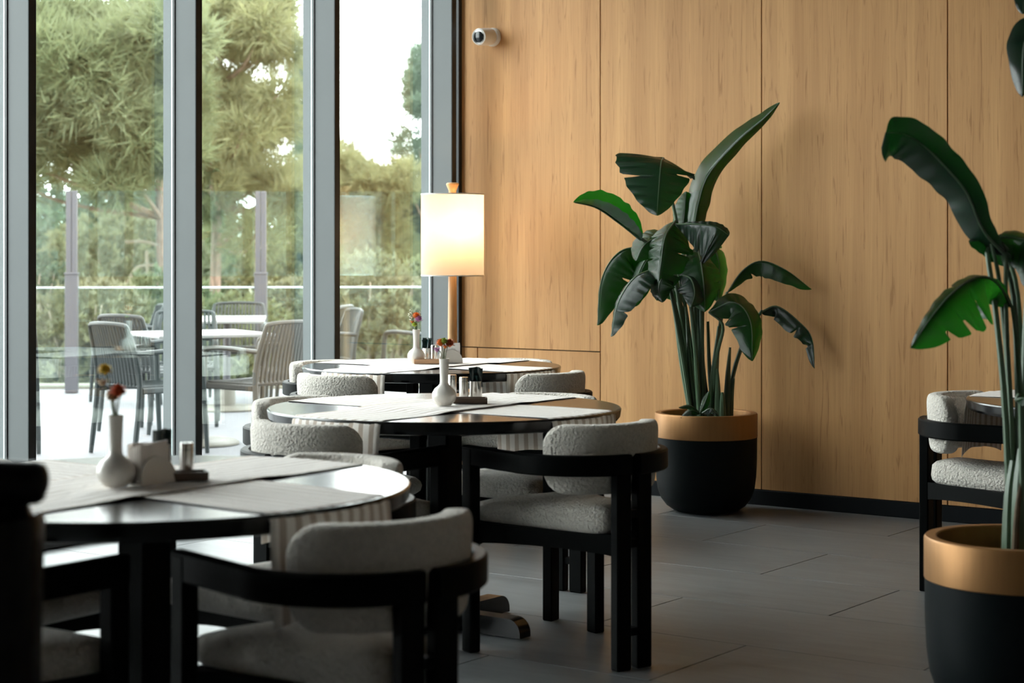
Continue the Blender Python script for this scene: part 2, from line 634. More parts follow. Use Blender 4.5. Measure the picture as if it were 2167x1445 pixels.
seams = [-0.02, 0.955, 1.924, 2.912, 3.888, 4.864, 5.84, 6.816, 7.792, 8.768, 9.5]
BB = 0.076
for i, (a, b) in enumerate(zip(seams, seams[1:])):
    if i == 0:
        panel(a, b, 0.742, RZ)
        panel(a, 0.135, BB, 0.742)
        panel(0.135, b, BB, 0.742)
    else:
        panel(a, b, BB, RZ)
bbo = MB().box((RX / 2, 0.006, BB / 2), (RX, 0.03, BB), 0.003).build('baseboard_back', 'base')
tag(bbo, 'low black baseboard under the oak wall', kind='structure')
wr = MB().box((RX + 0.1, RY / 2, RZ / 2), (0.2, -RY + 0.4, RZ)).build('wall_right', 'dark_wall', smooth=0)
tag(wr, 'plain plaster wall across the room from the windows', kind='structure')
wf = MB().box((RX / 2, RY - 0.1, RZ / 2), (RX + 0.4, 0.2, RZ)).build('wall_front', 'dark_wall', smooth=0)
tag(wf, 'plain plaster wall behind the viewer', kind='structure')

# window wall: mullions at a 0.975 m pitch, one tall pane between each pair
MY = [-0.246 - 0.975 * k for k in range(9)]
WH = 3.3
mull = MB().box((0.072, 0, 0), (0.136, 0.040, WH), 0.002).mesh('mullion', 'alu', 30)
face_shade_bar = MB().box((0.1415, 0, 0), (0.003, 0.0405, WH), 0.0005).mesh('mullion_face_shade', 'alu_dark', 30)  # black skin painting the backlit shade onto the room side of the grey mullion
gask = MB().box((0.002, -0.0225, 0), (0.012, 0.006, WH)).mesh('gasket', 'alu_dark', 0)
edge = MB().box((-0.010, -0.024, 0), (0.010, 0.004, WH)).mesh('glazing_edge', 'alu_bright', 0)
capm = MB().box((-0.045, 0, 0), (0.055, 0.046, WH), 0.003).mesh('outer_cap', 'alu', 30)
for k, y in enumerate(MY):
    y1 = MY[k + 1] if k + 1 < len(MY) else None
    w = empty('window_%d' % (k + 1), (0, y, 0), kind='structure',
              label='tall fixed glass pane with deep grey aluminium mullion')
    yc = 0.020
    put('mullion', mull, w, (0, yc, WH / 2))
    put('mullion_face_shade', face_shade_bar, w, (0, yc, WH / 2))
    put('gasket', gask, w, (0, yc, WH / 2))
    put('glazing_edge', edge, w, (0, yc, WH / 2))
    put('outer_cap', capm, w, (0, yc, WH / 2))
    if y1 is not None:
        wd = y - (y1 + 0.04)
        MB().box((0, -wd / 2, WH / 2), (0.010, wd, WH - 0.1)).build('pane', 'glass', w, 0)
        MB().box((0.05, -wd / 2, 0.03), (0.10, wd, 0.055), 0.002).build('sill_rail', 'alu', w)
ws = MB().box((-0.02, (MY[-1] + RY) / 2, RZ / 2), (0.2, MY[-1] - RY, RZ)).build('wall_left', 'dark_wall', smooth=0)  # unseen wall, started where it holds back daylight from the oak wall
tag(ws, 'unseen plaster wall past the last window, started there to cut daylight', kind='structure')
MB().box((0.0, -0.016, RZ / 2), (0.05, 0.030, RZ)).build('trim_1', 'alu_dark')
wn = empty('window_%d' % (len(MY) + 1), (0, -0.03, 0), kind='structure', label='unseen narrow glass strip added to let daylight onto the oak wall corner')  # out-of-sight glass slot added to brighten the corner of the oak wall
MB().box((0, -0.0875, WH / 2), (0.010, 0.174, WH - 0.1)).build('pane', 'glass', wn, 0)
MB().box((0.05, -0.0875, 0.03), (0.10, 0.174, 0.055), 0.002).build('sill_rail', 'alu', wn)
tag(bpy.data.objects['trim_1'], 'narrow dark corner trim between window and oak wall', kind='structure')

# ------------------------------------------------------------------ terrace and ground
tp = [cw(-14, 5.0), cw(8, 5.0), cw(8, 17.45), cw(-14, 17.15)]
# terrace only outside the glass: x < -0.03
ter = MB()
poly = [(-0.05, -16), (-0.05, 3.0)] + [(cw(4.2, 17.42).x, cw(4.2, 17.42).y), (cw(-16, 17.1).x, cw(-16, 17.1).y), (-22, -16)]
ter.prism(poly, -0.14, -0.004)
tag(ter.build('terrace_floor', 'terrace', smooth=0), 'pale grey paved terrace floor outside the windows', kind='structure')
a, b = cw(-16, 17.28), cw(4.2, 17.6)
d = (b - a)
ang = math.atan2(d.y, d.x)
kb = MB().box(((a.x + b.x) / 2, (a.y + b.y) / 2, -0.05), (d.length, 0.34, 0.16), 0.01, ang).build('trim_2', 'kerb')
tag(kb, 'sandstone kerb along the terrace edge', kind='structure')
g = MB()
gv, gf = [], []
nx, ny = 40, 30
for j in range(ny + 1):
    for i in range(nx + 1):
        Y = 17.6 + (j / ny) ** 1.6 * 110
        X = -60 + 120 * i / nx
        z = -0.5 - 2.0 * min(1, (Y - 17.6) / 12) + 0.4 * math.sin(X * 0.4 + Y * 0.2) + (0 if Y < 40 else (Y - 40) * 0.06)
        gv.append(cw(X, Y, z))
for j in range(ny):
    for i in range(nx):
        p = j * (nx + 1) + i
        gf.append((p, p + 1, p + nx + 2, p + nx + 1))
tag(g.add(gv, gf).build('ground', 'earth'), 'dry earth slope falling away beyond the terrace', kind='structure')

# glass wind screen on the terrace edge
scr = empty('glass_windscreen', cw(-3, 16.9), 0, 'tall glass wind screen with grey posts along the terrace edge', 'glass screen')


def to_scr(p):
    return p - scr.location


def rail_pt(px, z):
    Y = 16.8 + (px - 152) / 800 * 0.3
    return to_scr(cw((px - 1083.5) / FPX * Y, Y, z))


rail_ang = math.atan2(*(lambda q: (q.y, q.x))(rail_pt(900, 0) - rail_pt(100, 0)))
posts = [-1048, -648, -248, 152, 552, 952, 1352]
for px in posts:
    p = rail_pt(px, 0)
    MB().box((p.x, p.y, 0.54), (0.115, 0.09, 1.08), 0.006, rail_ang).build('post', 'rail_post', scr)
    for s in (-0.0255, 0.0255):
        q = p + Vector((math.cos(rail_ang), math.sin(rail_ang), 0)) * s
        MB().box((q.x, q.y, 1.46), (0.048, 0.05, 0.76), 0.004, rail_ang).build('upper_post', 'rail_post', scr)
    MB().box((p.x, p.y, 1.085), (0.125, 0.10, 0.022), 0.004, rail_ang).build('post_cap', 'rail_post', scr)
for p0, p1 in zip(posts, posts[1:]):
    A, B = rail_pt(p0, 0), rail_pt(p1, 0)
    c = (A + B) / 2
    L = (B - A).length
    MB().box((c.x, c.y, 0.505), (L - 0.12, 0.012, 0.90)).build('lower_pane', 'rail_glass', scr, 0)
    MB().box((c.x, c.y, 1.45), (L - 0.12, 0.010, 0.78)).build('upper_pane', 'rail_glass', scr, 0)
    MB().box((c.x, c.y, 0.958), (L - 0.12, 0.018, 0.014), 0.002, rail_ang).build('glass_edge_strip', 'alu_bright', scr)
    for o in scr.children[-3:-1]:
        pass
# rotate panes to the rail direction (boxes above were axis aligned about their own centre)
for o in list(scr.children):
    if o.name.startswith(('lower_pane', 'upper_pane')):
        me = o.data
        co = np.array([v.co[:] for v in me.vertices])
        c = co.mean(axis=0)
        ca, sa = math.cos(rail_ang), math.sin(rail_ang)
        q = co - c
        q2 = q.copy()
        q2[:, 0] = q[:, 0] * ca - q[:, 1] * sa
        q2[:, 1] = q[:, 0] * sa + q[:, 1] * ca
        me.vertices.foreach_set('co', (q2 + c).ravel())
        me.update()

# ------------------------------------------------------------------ trees
rng = np.random.default_rng(11)


def fast_tris(name, V, m):
    """V: (n,3,3) triangles"""
    n = len(V)
    me = bpy.data.meshes.new(name)
    me.vertices.add(n * 3)
    me.vertices.foreach_set('co', V.reshape(-1).astype(np.float32))
    me.loops.add(n * 3)
    me.loops.foreach_set('vertex_index', np.arange(n * 3, dtype=np.int32))
    me.polygons.add(n)
    me.polygons.foreach_set('loop_start', np.arange(0, n * 3, 3, dtype=np.int32))
    me.update(calc_edges=True)
    me.materials.append(M[m])
    return me


def unit(a):
    return a / (np.linalg.norm(a, axis=-1, keepdims=True) + 1e-9)


def needles(centers, dirs, per, length, width, spread):
    """a tuft of thin needle blades at each centre, fanning about dirs"""
    n = len(centers)
    c = np.repeat(centers, per, axis=0)
    d = np.repeat(dirs, per, axis=0) + rng.normal(0, spread, (n * per, 3))
    d = unit(d)
    L = length * rng.uniform(0.6, 1.25, (n * per, 1))
    side = unit(np.cross(d, rng.normal(0, 1, (n * per, 3)))) * width * rng.uniform(0.7, 1.3, (n * per, 1))
    base = c + rng.normal(0, length * 0.12, c.shape)
    return np.stack([base - side, base + side, base + d * L], axis=1)


def pads_to_tris(pads, per_pad, per, length, width, spread=0.75, flat=0.6):
    cs, ds = [], []
    for p, r in pads:
        u = unit(rng.normal(0, 1, (per_pad, 3)))
        rad = r * rng.uniform(0.25, 1.0, (per_pad, 1)) ** 0.6
        off = u * rad
        off[:, 2] *= flat
        cs.append(np.array(p[:])[None] + off)
        dd = u.copy()
        dd[:, 2] += 0.35
        ds.append(unit(dd))
    return needles(np.concatenate(cs), np.concatenate(ds), per, length, width, spread)


def conifer(name, label, base, trunk_top, r0, pads, m, per_pad=110, per=11, length=0.20, width=0.0085, branches=True, group='pines beyond the terrace',
            lean=(0, 0), flat=0.6):
    t = empty(name, base, 0, label, 'tree', group)
    base = Vector(base)
    loc = lambda p: Vector(p) - base
    pts = catmull([base, base.lerp(trunk_top, 0.35) + Vector((lean[0], lean[1], 0)) * 0.6, base.lerp(trunk_top, 0.7) + Vector((lean[0], lean[1], 0)), trunk_top], 14)
    tb = MB()
    tb.tube([loc(p) for p in pts], [r0 * (1 - 0.75 * i / 13) for i in range(14)], 10)
    tb.build('trunk', 'bark', t)
    bb = MB()
    for p, r in pads:
        if min((p - q_).length for q_ in pts) > 2.3:
            continue
        k = min(range(14), key=lambda i: abs(pts[i].z - (p.z - (p - pts[i]).length * 0.25)))
        a = pts[k]
        mid = a.lerp(p, 0.55) + Vector((random.uniform(-.15, .15), random.uniform(-.15, .15), random.uniform(-.25, .05)))
        q = catmull([loc(a), loc(mid), loc(p)], 7)
        bb.tube(q, [r0 * 0.26 * (1 - 0.8 * i / 6) + 0.008 for i in range(7)], 6, False)
    if branches:
        bb.build('branches', 'bark', t)
    V = pads_to_tris(pads, per_pad, per, length, width, flat=flat)
    V = V - np.array(base[:])[None, None]
    me = fast_tris('foliage', V, m)
    o = put('foliage', me, t)
    o['kind'] = 'stuff'
    return t


def pads_in(regions, Y, dy, n, r, holes=()):
    out = []
    tries = 0
    while len(out) < n and tries < 6000:
        tries += 1
        x0, x1, y0, y1 = random.choice(regions)
        px, py = random.uniform(x0, x1), random.uniform(y0, y1)
        if any(((px - hx) / ha) ** 2 + ((py - hy) / hb) ** 2 < 1 for hx, hy, ha, hb in holes):
            continue
        out.append((pix(px, py, Y + random.uniform(-dy, dy)), r * random.uniform(0.7, 1.2)))
    return out


def treebase(px, Y, z=-2.4):
    return cw((px - 1083.5) / FPX * Y, Y, z)


# large pine filling the first bay
holes_a = [(115, 470, 60, 55), (210, 455, 40, 30), (215, 175, 14, 14)]
pa = pads_in([(-260, 390, -20, 330), (60, 390, 0, 330), (60, 390, 0, 200), (-260, 340, 250, 410)], 23, 1.6, 92, 0.52, holes_a)
conifer('pine_tree', 'big pine filling the window bay above the outdoor chairs', treebase(352, 24.5), pix(300, -60, 23.5), 0.10, pa, 'needle', 95, 10, 0.26, 0.0105,
        lean=(0.05, 0.1))
# paler pine behind the second bay
holes_b = [(530, 140, 48, 28), (470, 105, 30, 20), (640, 210, 40, 150), (655, 40, 40, 90), (575, 330, 30, 20), (480, 460, 40, 30), (700, 200, 60, 400)]
pb = pads_in([(400, 600, 0, 110), (400, 590, 0, 90), (410, 640, 170, 420), (410, 640, 170, 420), (400, 640, 330, 520)], 26, 1.5, 72, 0.46, holes_b)
conifer('pine_tree', 'pale yellow-green pine seen between the two middle mullions', treebase(446, 27), pix(470, -60, 26), 0.11, pb, 'needle_light', 85, 10, 0.26, 0.011)
# dark conifer by the last mullion
pc = pads_in([(850, 960, 250, 480), (875, 960, 150, 260), (890, 960, 110, 200), (840, 960, 380, 560)], 30, 1.5, 42, 0.40, [])
conifer('conifer_tree', 'dark blue-green conifer beside the table lamp in the last bay', treebase(935, 31), pix(930, 90, 30), 0.12, pc, 'needle_dark', 120, 10, 0.17, 0.009)
# low pine tops in the last bay
pd = pads_in([(650, 850, 345, 470), (640, 850, 400, 560), (640, 780, 310, 400)], 29, 1.5, 46, 0.44, [(800, 320, 40, 40)])
conifer('pine_tree', 'short olive pine with its top just above the glass screen', treebase(742, 30), pix(735, 315, 29), 0.10, pd, 'needle_light', 120, 11, 0.2, 0.009)
# slim dark tree at the edge of the second bay
pe = pads_in([(630, 680, 260, 400), (600, 690, 380, 560), (640, 670, 110, 260)], 33, 1.0, 26, 0.36, [])
conifer('conifer_tree', 'slim dark conifer partly hidden by the third mullion', treebase(668, 34), pix(660, 100, 33), 0.10, pe, 'needle_dark', 110, 10, 0.17, 0.009)
# trees further along the terrace, only partly in the frame
pf = pads_in([(-900, -260, -40, 420)], 24, 2.0, 60, 0.62, [])
conifer('pine_tree', 'pine at the very edge of the picture behind the first mullion', treebase(-420, 25), pix(-500, -80, 24), 0.13, pf, 'needle', 110, 10, 0.2, 0.010)

# belt of shrubs and tree bottoms behind the screen, haze put into their leaf colours
def shrub(label, px, Y, w, h, z0, m, n, leaf=0.09, lw=0.022, group='shrubs behind the glass screen', name='shrub'):
    base = treebase(px, Y, z0)
    t = empty(name, base, 0, label, 'shrub', group)
    c = np.zeros((n, 3))
    u = unit(rng.normal(0, 1, (n, 3)))
    rad = rng.uniform(0.2, 1.0, (n, 1)) ** 0.5
    c = u * rad * np.array([w / 2, w / 2 * 0.7, h / 2])[None]
    c[:, 2] += h / 2
    dd = u.copy()
    dd[:, 2] += 0.6
    V = needles(c, unit(dd), 6, leaf, lw, 0.6)
    o = put('foliage', fast_tris('foliage', V, m), t)
    o['kind'] = 'stuff'
    sb = MB()
    for k in range(7):
        a = random.uniform(0, 6.28)
        sb.tube(catmull([(0.05 * math.cos(a), 0.05 * math.sin(a), 0), (w * .15 * math.cos(a), w * .12 * math.sin(a), h * .4),
                         (w * .3 * math.cos(a), w * .2 * math.sin(a), h * .85)], 6), [0.03, .026, .022, .018, .012, .006], 5, False)
    sb.build('stems', 'twig', t)
    return t


shrub('wide olive shrub behind the first outdoor chair', 190, 20.5, 2.3, 1.9, -0.9, 'shrub', 2600)
shrub('dense green shrub behind the mullion-side table', 340, 21.5, 2.0, 2.1, -1.0, 'needle', 2400)
shrub('low yellowish shrub behind the square terrace table', 500, 20.8, 2.1, 1.7, -0.9, 'needle_light', 2400)
shrub('olive shrub behind the second grey post', 630, 21.6, 1.8, 2.0, -1.0, 'shrub', 2200)
shrub('tall reedy shrub behind the vase of the furthest table', 780, 20.5, 2.0, 2.3, -1.0, 'shrub', 2600)
shrub('yellow-green shrub beside the last mullion', 900, 21.2, 1.9, 2.2, -1.0, 'needle_light', 2400)
shrub('blue-green shrub at the edge of the picture', 30, 21.5, 2.2, 2.4, -1.0, 'needle_dark', 2300)
shrub('far olive thicket under the big pine', 260, 31, 5.0, 4.4, -2.4, 'shrub', 4200, 0.16, 0.035)
shrub('far pale thicket in the middle bay', 560, 33, 5.0, 4.6, -2.4, 'needle_light', 4200, 0.16, 0.035)
shrub('far dull thicket behind the floor lamp', 840, 36, 5.2, 4.9, -2.4, 'shrub', 4200, 0.16, 0.035)
shrub('far tall thicket between the first two mullions', 235, 42, 7.0, 6.2, -2.4, 'needle_dark', 5200, 0.2, 0.042)
shrub('far blue-green thicket beside the first mullion', 60, 36, 5.0, 4.6, -2.4, 'needle_dark', 4200, 0.16, 0.035)

# pale dead branches on the pine trunk
db = empty('dead_branch', pix(345, 520, 24.2), 0, 'bare pale forked branch in front of the pine trunk', 'branch')
loc0 = db.location.copy()
m = MB()
for ln in ([(345, 525), (310, 512), (265, 512)], [(345, 562), (300, 562), (280, 578), (268, 610)], [(310, 530), (312, 600), (308, 690)]):
    m.tube([p - loc0 for p in catmull([pix(x, y, 24.2) for x, y in ln], 8)], 0.022, 6)
m.build('branch', 'twig', db)


# ------------------------------------------------------------------ outdoor chairs
def make_outdoor_chair(name, m):
    t = empty(name)
    # facing +x; seat 0.44, back top 0.82, arms 0.66
    for sy in (-1, 1):
        MB().tube(catmull([(0.25, 0.27 * sy, 0), (0.225, 0.262 * sy, 0.44), (0.215, 0.258 * sy, 0.62), (0.185, 0.255 * sy, 0.655)], 10),
                  [.014, .016, .018, .019, .019, .019, .018, .018, .018, .017], 8).build('front_leg', m, t)
        MB().tube(catmull([(-0.28, 0.25 * sy, 0), (-0.235, 0.245 * sy, 0.42), (-0.255, 0.235 * sy, 0.62), (-0.305, 0.215 * sy, 0.80)], 12),
                  [.014] + [.018] * 10 + [.015], 8).build('rear_leg', m, t)
        MB().tube(catmull([(0.20, 0.257 * sy, 0.652), (0.10, 0.258 * sy, 0.662), (-0.10, 0.255 * sy, 0.655), (-0.255, 0.237 * sy, 0.645)], 10), 0.016, 8).build('arm', m, t)
        MB().box((0, 0.245 * sy, 0.415), (0.45, 0.03, 0.04), 0.008).build('side_rail', m, t)
    MB().tube(catmull([(-0.30, -0.217, 0.79), (-0.315, -0.19, 0.822), (-0.335, 0, 0.832), (-0.315, 0.19, 0.822), (-0.30, 0.217, 0.79)], 18), 0.015, 8).build('top_rail', m, t)
    MB().tube(catmull([(-0.225, -0.24, 0.44), (-0.25, 0, 0.445), (-0.225, 0.24, 0.44)], 10), 0.014, 8).build('back_rail', m, t)
    MB().tube(catmull([(0.225, -0.255, 0.43), (0.245, 0, 0.425), (0.225, 0.255, 0.43)], 10), 0.017, 8).build('front_rail', m, t)
    s = MB()
    for i in range(15):
        y = -0.205 + 0.41 * i / 14
        bow = 0.028 * (1 - (y / 0.22) ** 2)
        s.sweep([(p, Vector((1, 0, 0.2)).normalized(), Vector((0, 1, 0))) for p in
                 catmull([(-0.225 - bow, y * 1.12, 0.44), (-0.25 - bow, y * 1.06, 0.62), (-0.303 - bow, y, 0.822)], 6)],
                [(-.008, -.0075), (.008, -.0075), (.008, .0075), (-.008, .0075)])
    o = s.build('back_slats', m, t)
    o['kind'] = 'stuff'
    s = MB()
    for i in range(16):
        y = -0.225 + 0.45 * i / 15
        s.box((0, y, 0.438 - 0.012 * (1 - (y / .23) ** 2)), (0.45, 0.018, 0.012), 0.003)
    o = s.build('seat_slats', m, t)
    o['kind'] = 'stuff'
    return t


def face(o, X, Y, fx, fy):
    """place at camera-plan (X, Y), facing camera-plan direction (fx, fy)"""
    o.location = cw(X, Y, 0)
    d = RV * fx + DV * fy
    o.rotation_euler = (0, 0, math.atan2(d.y, d.x))


def cX(px, Y):
    return (px - 1083.5) / FPX * Y


grey0 = make_outdoor_chair('terrace_armchair', 'poly')
brown0 = make_outdoor_chair('terrace_armchair', 'poly_brown')
OG = 'slatted armchairs on the terrace'
ospots = [
    ('g', 318, 11.75, 0.72, 0.70, 'grey slatted armchair with its back to the window nearest the first mullion'),
    ('b', 545, 12.0, -0.78, 0.62, 'taupe slatted armchair turned sideways beside the third mullion'),
    ('g', 322, 13.25, 0.55, 0.80, 'grey slatted armchair just behind the one backing onto the window'),
    ('g', 385, 13.7, 0.1, -1.0, 'grey slatted armchair on the far side of the round-based terrace table'),
    ('g', 498, 16.0, 0.05, -1.0, 'grey slatted armchair against the screen behind the long white table'),
    ('b', 612, 13.2, -0.98, -0.15, 'taupe slatted armchair mostly hidden behind the sideways one'),
    ('g', 668, 14.3, -0.9, -0.35, 'grey slatted armchair half hidden behind the taupe armchair'),
    ('g', 655, 15.4, -0.95, 0.2, 'grey slatted armchair in profile near the third mullion, furthest back'),
    ('g', -18, 11.8, -0.40, 0.90, 'grey slatted armchair cut by the picture edge behind the first mullion'),
    ('g', 905, 14.4, -0.75, 0.65, 'grey slatted armchair seen through the last pane beside the lamp pole'),
    ('g', 262, 15.6, -0.9, -0.3, 'distant grey slatted armchair seen end on above the nearer chair backs'),
]
usedf = {'g': False, 'b': False}
for kx, px, Y, fx, fy, lab in ospots:
    proto = grey0 if kx == 'g' else brown0
    o = proto if not usedf[kx] else copy_tree(proto)
    usedf[kx] = True
    face(o, cX(px, Y), Y, fx, fy)
    tag(o, lab, 'chair', OG)


def outdoor_table(px, Y, size, label, base_r=0.27, rot=0.0, deep=1.0):
    t = empty('terrace_table', cw(cX(px, Y), Y), math.atan2(DV.y, DV.x) + rot, label, 'table', 'white tables on the terrace')
    MB().box((0, 0, 0.732), (size * deep, size, 0.022), 0.006, None, 2).build('table_top', 'hpl', t)
    MB().lathe([(0, 0), (base_r, 0), (base_r, 0.012), (base_r * .9, 0.028), (0.09, 0.036), (0, 0.036)], 36).build('base_disc', 'cream_metal', t)
    MB().lathe([(0.07, 0.03), (0.07, 0.17), (0.062, 0.20), (0.04, 0.22), (0, 0.222)], 24).build('base_collar', 'cream_metal', t)
    MB().lathe([(0.03, 0.2), (0.03, 0.70), (0, 0.70)], 20).build('pole', 'rail_post', t)
    MB().box((0, 0, 0.708), (0.34, 0.06, 0.026), 0.004).build('top_bracket', 'rail_post', t)
    MB().box((0, 0, 0.708), (0.06, 0.34, 0.025), 0.004).build('top_bracket', 'rail_post', t)
    return t


outdoor_table(420, 12.3, 0.80, 'white terrace table with a cream disc base beside the second mullion', rot=0.5)
outdoor_table(480, 15.0, 0.62, 'long white terrace table in front of the second screen post', rot=0.12, deep=2.0)


# ------------------------------------------------------------------ dining chairs
def arm_half(s):
    """arm band of one side frame: from the front post round to the rear post"""
    R, hw, z0, z1, th = 0.262, 0.258, 0.594, 0.657, 0.030
    fr = []
    path = [(0.257, 0.0), (0.12, 0.0), (0.0, 0.0)]
    pts, nor = [], []
    for x in (0.265, 0.17, 0.08, 0.0):
        pts.append(Vector((x, hw * s, 0)))
        nor.append(Vector((0, s, 0)))
    a1 = math.radians(90)
    n = 16
    end = math.radians(86.5)
    for i in range(1, n + 1):
        a = end * i / n
        pts.append(Vector((-R * math.sin(a), R * math.cos(a) * s, 0)))
        nor.append(Vector((-math.sin(a), math.cos(a) * s, 0)))
    c = 0.005
    sec = [(-th / 2 + c, z0), (th / 2 - c, z0), (th / 2, z0 + c), (th / 2, z1 - c), (th / 2 - c, z1), (-th / 2 + c, z1), (-th / 2, z1 - c), (-th / 2, z0 + c)]
    return MB().sweep([(p, nn, Vector((0, 0, 1))) for p, nn in zip(pts, nor)], sec)


def cushion_back():
    n, ns = 40, 32
    amax = math.radians(71)
    rc, hh, ht, zc = 0.206, 0.107, 0.036, 0.640
    vs, fs = [], []
    for i in range(n + 1):
        u = -1 + 2 * i / n
        a = amax * u
        e = max(0.0, (abs(u) - 0.70) / 0.30)
        k = math.sqrt(max(0.0, 1 - e ** 2.4)) if e < 1 else 0.0
        k = max(k, 0.04)
        kt = max(0.12, math.sqrt(max(0.0, 1 - max(0.0, (abs(u) - 0.88) / 0.12) ** 2)))
        for j in range(ns):
            b = 2 * math.pi * j / ns
            cx, cz = math.cos(b), math.sin(b)
            px_ = math.copysign(abs(cx) ** 0.42, cx) * ht * kt
            pz_ = math.copysign(abs(cz) ** 0.36, cz) * hh * k
            r = rc + px_ + 0.06 * pz_ * 1.0
            vs.append(Vector((-r * math.cos(a), r * math.sin(a), zc + pz_)))
    for i in range(n):
        for j in range(ns):
            j2 = (j + 1) % ns
            fs.append((i * ns + j, i * ns + j2, (i + 1) * ns + j2, (i + 1) * ns + j))
    fs.append(tuple(range(ns)))
    fs.append(tuple(n * ns + j for j in range(ns))[::-1])
    return MB().add(vs, fs)


def cushion_seat():
    # rounded trapezoid outline, wide in front, domed top
    n, ns = 72, 12
    out = []
    for i in range(n):
        a = 2 * math.pi * i / n
        cx, cy = math.cos(a), math.sin(a)
        x = math.copysign(abs(cx) ** 0.27, cx)
        y = math.copysign(abs(cy) ** 0.27, cy)
        X = 0.045 + 0.268 * x
        W = 0.168 + 0.074 * x
        out.append((X, W * y))
    vs, fs = [], []
    prof = [(0.0, 0.0), (0.5, 0.0), (0.93, 0.0), (0.985, 0.012), (1.0, 0.03), (0.985, 0.048), (0.93, 0.062), (0.8, 0.072), (0.55, 0.078), (0.25, 0.080), (0.0, 0.080)]
    rings = []
    for k, z in prof:
        if k == 0:
            rings.append([len(vs)])
            vs.append(Vector((0.045, 0, 0.412 + z)))
        else:
            rings.append(list(range(len(vs), len(vs) + n)))
            for X, Yv in out:
                zz = 0.412 + z
                x_, y_ = 0.045 + (X - 0.045) * k, Yv * k
                if z > 0.04:
                    zz += 0.018 * (max(0, -x_) / 0.2) - 0.004 * max(0, x_ - 0.12) / 0.13
                vs.append(Vector((x_, y_, zz)))
    for A, B in zip(rings, rings[1:]):
        for i in range(n):
            j = (i + 1) % n
            if len(A) == 1:
                fs.append((A[0], B[j], B[i]))
            elif len(B) == 1:
                fs.append((A[i], A[j], B[0]))
            else:
                fs.append((A[i], A[j], B[j], B[i]))
    return MB().add(vs, fs)


def rail_between(p0, p1, z0, z1, th, arch=0.0):
    p0, p1 = Vector((*p0, 0)), Vector((*p1, 0))
    d = (p1 - p0)
    nn = Vector((-d.y, d.x, 0)).normalized()
    vs, fs = [], []
    n = 12
    for i in range(n + 1):
        t = i / n
        p = p0 + d * t
        zb = z0 + arch * math.sin(math.pi * t) ** 0.6
        for q, z in ((-th / 2, zb), (th / 2, zb), (th / 2, z1), (-th / 2, z1)):
            w = p + nn * q
            vs.append(Vector((w.x, w.y, z)))
    for i in range(n):
        for j in range(4):
            k = (j + 1) % 4
            fs.append((i * 4 + j, i * 4 + k, (i + 1) * 4 + k, (i + 1) * 4 + j))
    fs.append((3, 2, 1, 0))
    fs.append(tuple(n * 4 + j for j in range(4)))
    return MB().add(vs, fs)


def make_chair():
    t = empty('dining_armchair')
    MB().add(*(lambda c: (c.v, c.f))(cushion_seat())).build('seat_cushion', 'boucle', t, 50)
    cushion_back().build('backrest_cushion', 'boucle', t, 60)
    for s in (-1, 1):
        arm_half(s).build('arm_band', 'black_wood', t)
        MB().box((0.240, 0.255 * s, 0.325), (0.050, 0.040, 0.65), 0.004).build('front_leg', 'black_wood', t)
        MB().box((-0.250, 0.0405 * s, 0.325), (0.036, 0.057, 0.65), 0.004).build('rear_leg', 'black_wood', t)
        rail_between((0.240, 0.240 * s), (-0.25, 0.045 * s), 0.345, 0.412, 0.03, 0.012).build('side_rail', 'black_wood', t, 30)
    rail_between((0.240, -0.245), (0.240, 0.245), 0.335, 0.412, 0.03, 0.035).build('front_rail', 'black_wood', t, 30)
    for z in (0.115, 0.385, 0.475):
        MB().box((-0.252, 0, z), (0.026, 0.028, 0.024)).build('spacer', 'black_wood', t)
    return t


# ------------------------------------------------------------------ tables
TR, TZ, TT = 0.60, 0.75, 0.044


def make_table():
    t = empty('round_table')
    MB().lathe([(0, TZ - TT), (TR - 0.03, TZ - TT), (TR - 0.012, TZ - TT + 0.004), (TR - 0.004, TZ - TT + 0.014), (TR, TZ - 0.006), (TR - 0.002, TZ - 0.002),
                (TR - 0.006, TZ), (0, TZ)], 96).build('table_top', 'table_top', t, 25)
    MB().box((0, 0, TZ - TT - 0.013), (0.42, 0.42, 0.024), 0.004).build('under_plate', 'black_wood', t)
    MB().box((0, 0, (TZ - TT) / 2), (0.088, 0.088, TZ - TT - 0.03), 0.006).build('column', 'black_wood', t)
    for k in range(4):
        a = k * math.pi / 2
        L, h, wd = 0.335, 0.066, 0.062
        prof = [(0.0, 0.004), (L, 0.004)] + [(L - 0.05 + 0.05 * math.cos(b), 0.016 + 0.05 * math.sin(b)) for b in [math.pi / 2 * i / 7 for i in range(8)]] + [(0.0, h)]
        mt = Matrix.Rotation(a, 4, 'Z')
        n = len(prof)
        vs = [mt @ Vector((x, -wd / 2, z)) for x, z in prof] + [mt @ Vector((x, wd / 2, z)) for x, z in prof]
        fs = [tuple(range(n)), tuple(range(n, 2 * n))[::-1]] + [(i, (i + 1) % n, n + (i + 1) % n, n + i) for i in range(n)]
        f = MB().add(vs, fs).build('foot', 'table_top', t)
        MB().lathe([(0, 0), (0.018, 0), (0.018, 0.006), (0, 0.006)], 14, Matrix.Rotation(a, 4, 'Z') @ Matrix.Translation((L - 0.03, 0, 0))).build('glide_pad', 'alu_dark', f)
    return t


